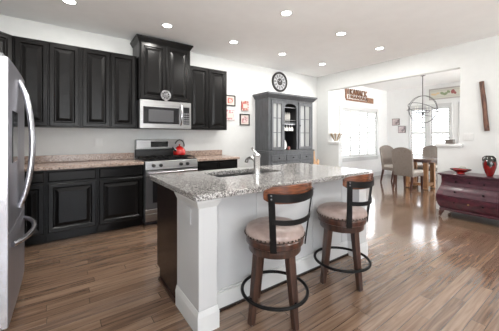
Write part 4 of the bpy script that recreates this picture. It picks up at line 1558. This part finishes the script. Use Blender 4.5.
zc = 2.49
for (y, z, a, b, r_, m_, nm_) in ((3.08, zc - .01, .075, .030, .2, 'sg_amber', 'amber_petal'), (2.98, zc + .01, .05, .025, -.3, 'sg_amber', 'amber_petal'),
                                  (2.87, zc, .055, .035, .5, 'green_glass', 'leaf'), (2.79, zc - .02, .06, .035, -.5, 'green_glass', 'leaf'), (2.72, zc + .03, .045, .03, .8, 'green_glass', 'leaf'),
                                  (2.62, zc + .02, .045, .06, .2, 'sg_red', 'red_petal'), (2.57, zc - .02, .03, .04, -.4, 'sg_red', 'red_petal'),
                                  (2.40, zc + .01, .075, .028, 0, 'sg_amber', 'amber_petal'), (2.2, zc, .06, .035, .4, 'green_glass', 'leaf'), (2.05, zc, .07, .03, 0, 'sg_amber', 'amber_petal')):
    link(nm_, petal(y, z, a, b, r_), m_, sg)

# wooden word sign over the left dining window
sn = thing('wooden_sign', 'brown wooden cut-out word sign above the left dining window', 'sign', (7.2, YB - .03, 2.36))
STR = {'I': [((.5, 0), (.5, 1))], 'C': [((1, 1), (0, 1)), ((0, 1), (0, 0)), ((0, 0), (1, 0))], 'A': [((0, 0), (.5, 1)), ((.5, 1), (1, 0)), ((.25, .4), (.75, .4))],
       'U': [((0, 1), (0, 0)), ((0, 0), (1, 0)), ((1, 0), (1, 1))], 'M': [((0, 0), (0, 1)), ((0, 1), (.5, .3)), ((.5, .3), (1, 1)), ((1, 1), (1, 0))],
       'N': [((0, 0), (0, 1)), ((0, 1), (1, 0)), ((1, 0), (1, 1))], 'K': [((0, 0), (0, 1)), ((0, .5), (1, 1)), ((0, .5), (1, 0))], 'E': [((0, 0), (0, 1)), ((0, 1), (1, 1)), ((0, .5), (.8, .5)), ((0, 0), (1, 0))]}
sy = YB - .03


def letter(chr_, x, z, w_, h_, th=.022):
    m = MB()
    for (a, b), (c, d) in STR[chr_]:
        p, q = Vector((x + a * w_, sy, z + b * h_)), Vector((x + c * w_, sy, z + d * h_))
        dr_ = (q - p).normalized()
        sd = Vector((-dr_.z, 0, dr_.x))
        m.strip([p - dr_ * th / 2, q + dr_ * th / 2], sd, th, .022)
    link('letter', m, 'sign_wood', sn)


for i, c_ in enumerate('IKANACK'):
    letter(c_, 6.57 + i * .150, 2.475, .095, .135, .030)
for i, c_ in enumerate('IMANAKE'):
    letter(c_, 6.60 + i * .158, 2.325 + .04, .10, .07, .022)
link('base_board', MB().box(6.53, 7.93, sy - .015, sy + .015, 2.285, 2.335).box(7.62, 7.93, sy - .015, sy + .015, 2.336, 2.44).box(6.50, 6.54, sy - .015, sy + .015, 2.336, 2.64), 'sign_wood', sn)

# ------------------------------------------------------------------ recessed lights


def make_light(x, y, label):
    t = thing('recessed_light', label, 'ceiling light', (x, y, H), 0, 'recessed ceiling lights', world=False)
    link('trim_ring', MB().lathe([(.060, -.004), (.062, -.008), (.076, -.006), (.080, -.001), (.060, -.001)], (0, 0, 0), 28), 'trim', t, smooth=True)
    link('lens', MB().lathe([(0, -.004), (.059, -.004), (.059, -.001), (0, -.001)], (0, 0, 0), 28), 'lamp_glow', t)
    return t


LBL = ['recessed light over the left counter, first in the row along the cabinets', 'recessed light in front of the tall cabinet above the microwave',
       'recessed light in front of the cabinet right of the microwave', 'recessed light in front of the grey hutch, in the row along the back wall',
       'recessed light nearest the corner of the hutch wall and the opening wall', 'recessed light above the island, first of the middle row',
       'recessed light at the middle of the ceiling, second of the middle row', 'recessed light nearest the dining room opening, last of the middle row',
       'unseen recessed light added behind the viewer over the open floor', 'unseen recessed light added behind the viewer by the right wall']
l0 = None
for i, (x, y) in enumerate(LIGHTS):
    if i == 0:
        l0 = make_light(x, y, LBL[0])
    else:
        dup(l0, (x, y, H), 0, LBL[i])
    sd = bpy.data.lights.new('downlight', 'AREA')
    sd.shape = 'DISK'
    sd.size = .13
    sd.energy = DOWNLIGHT_POWER
    sd.color = (1.0, .97, .92)
    so = bpy.data.objects.new('downlight', sd)
    so.location = (x, y, H - .012)
    C.objects.link(so)
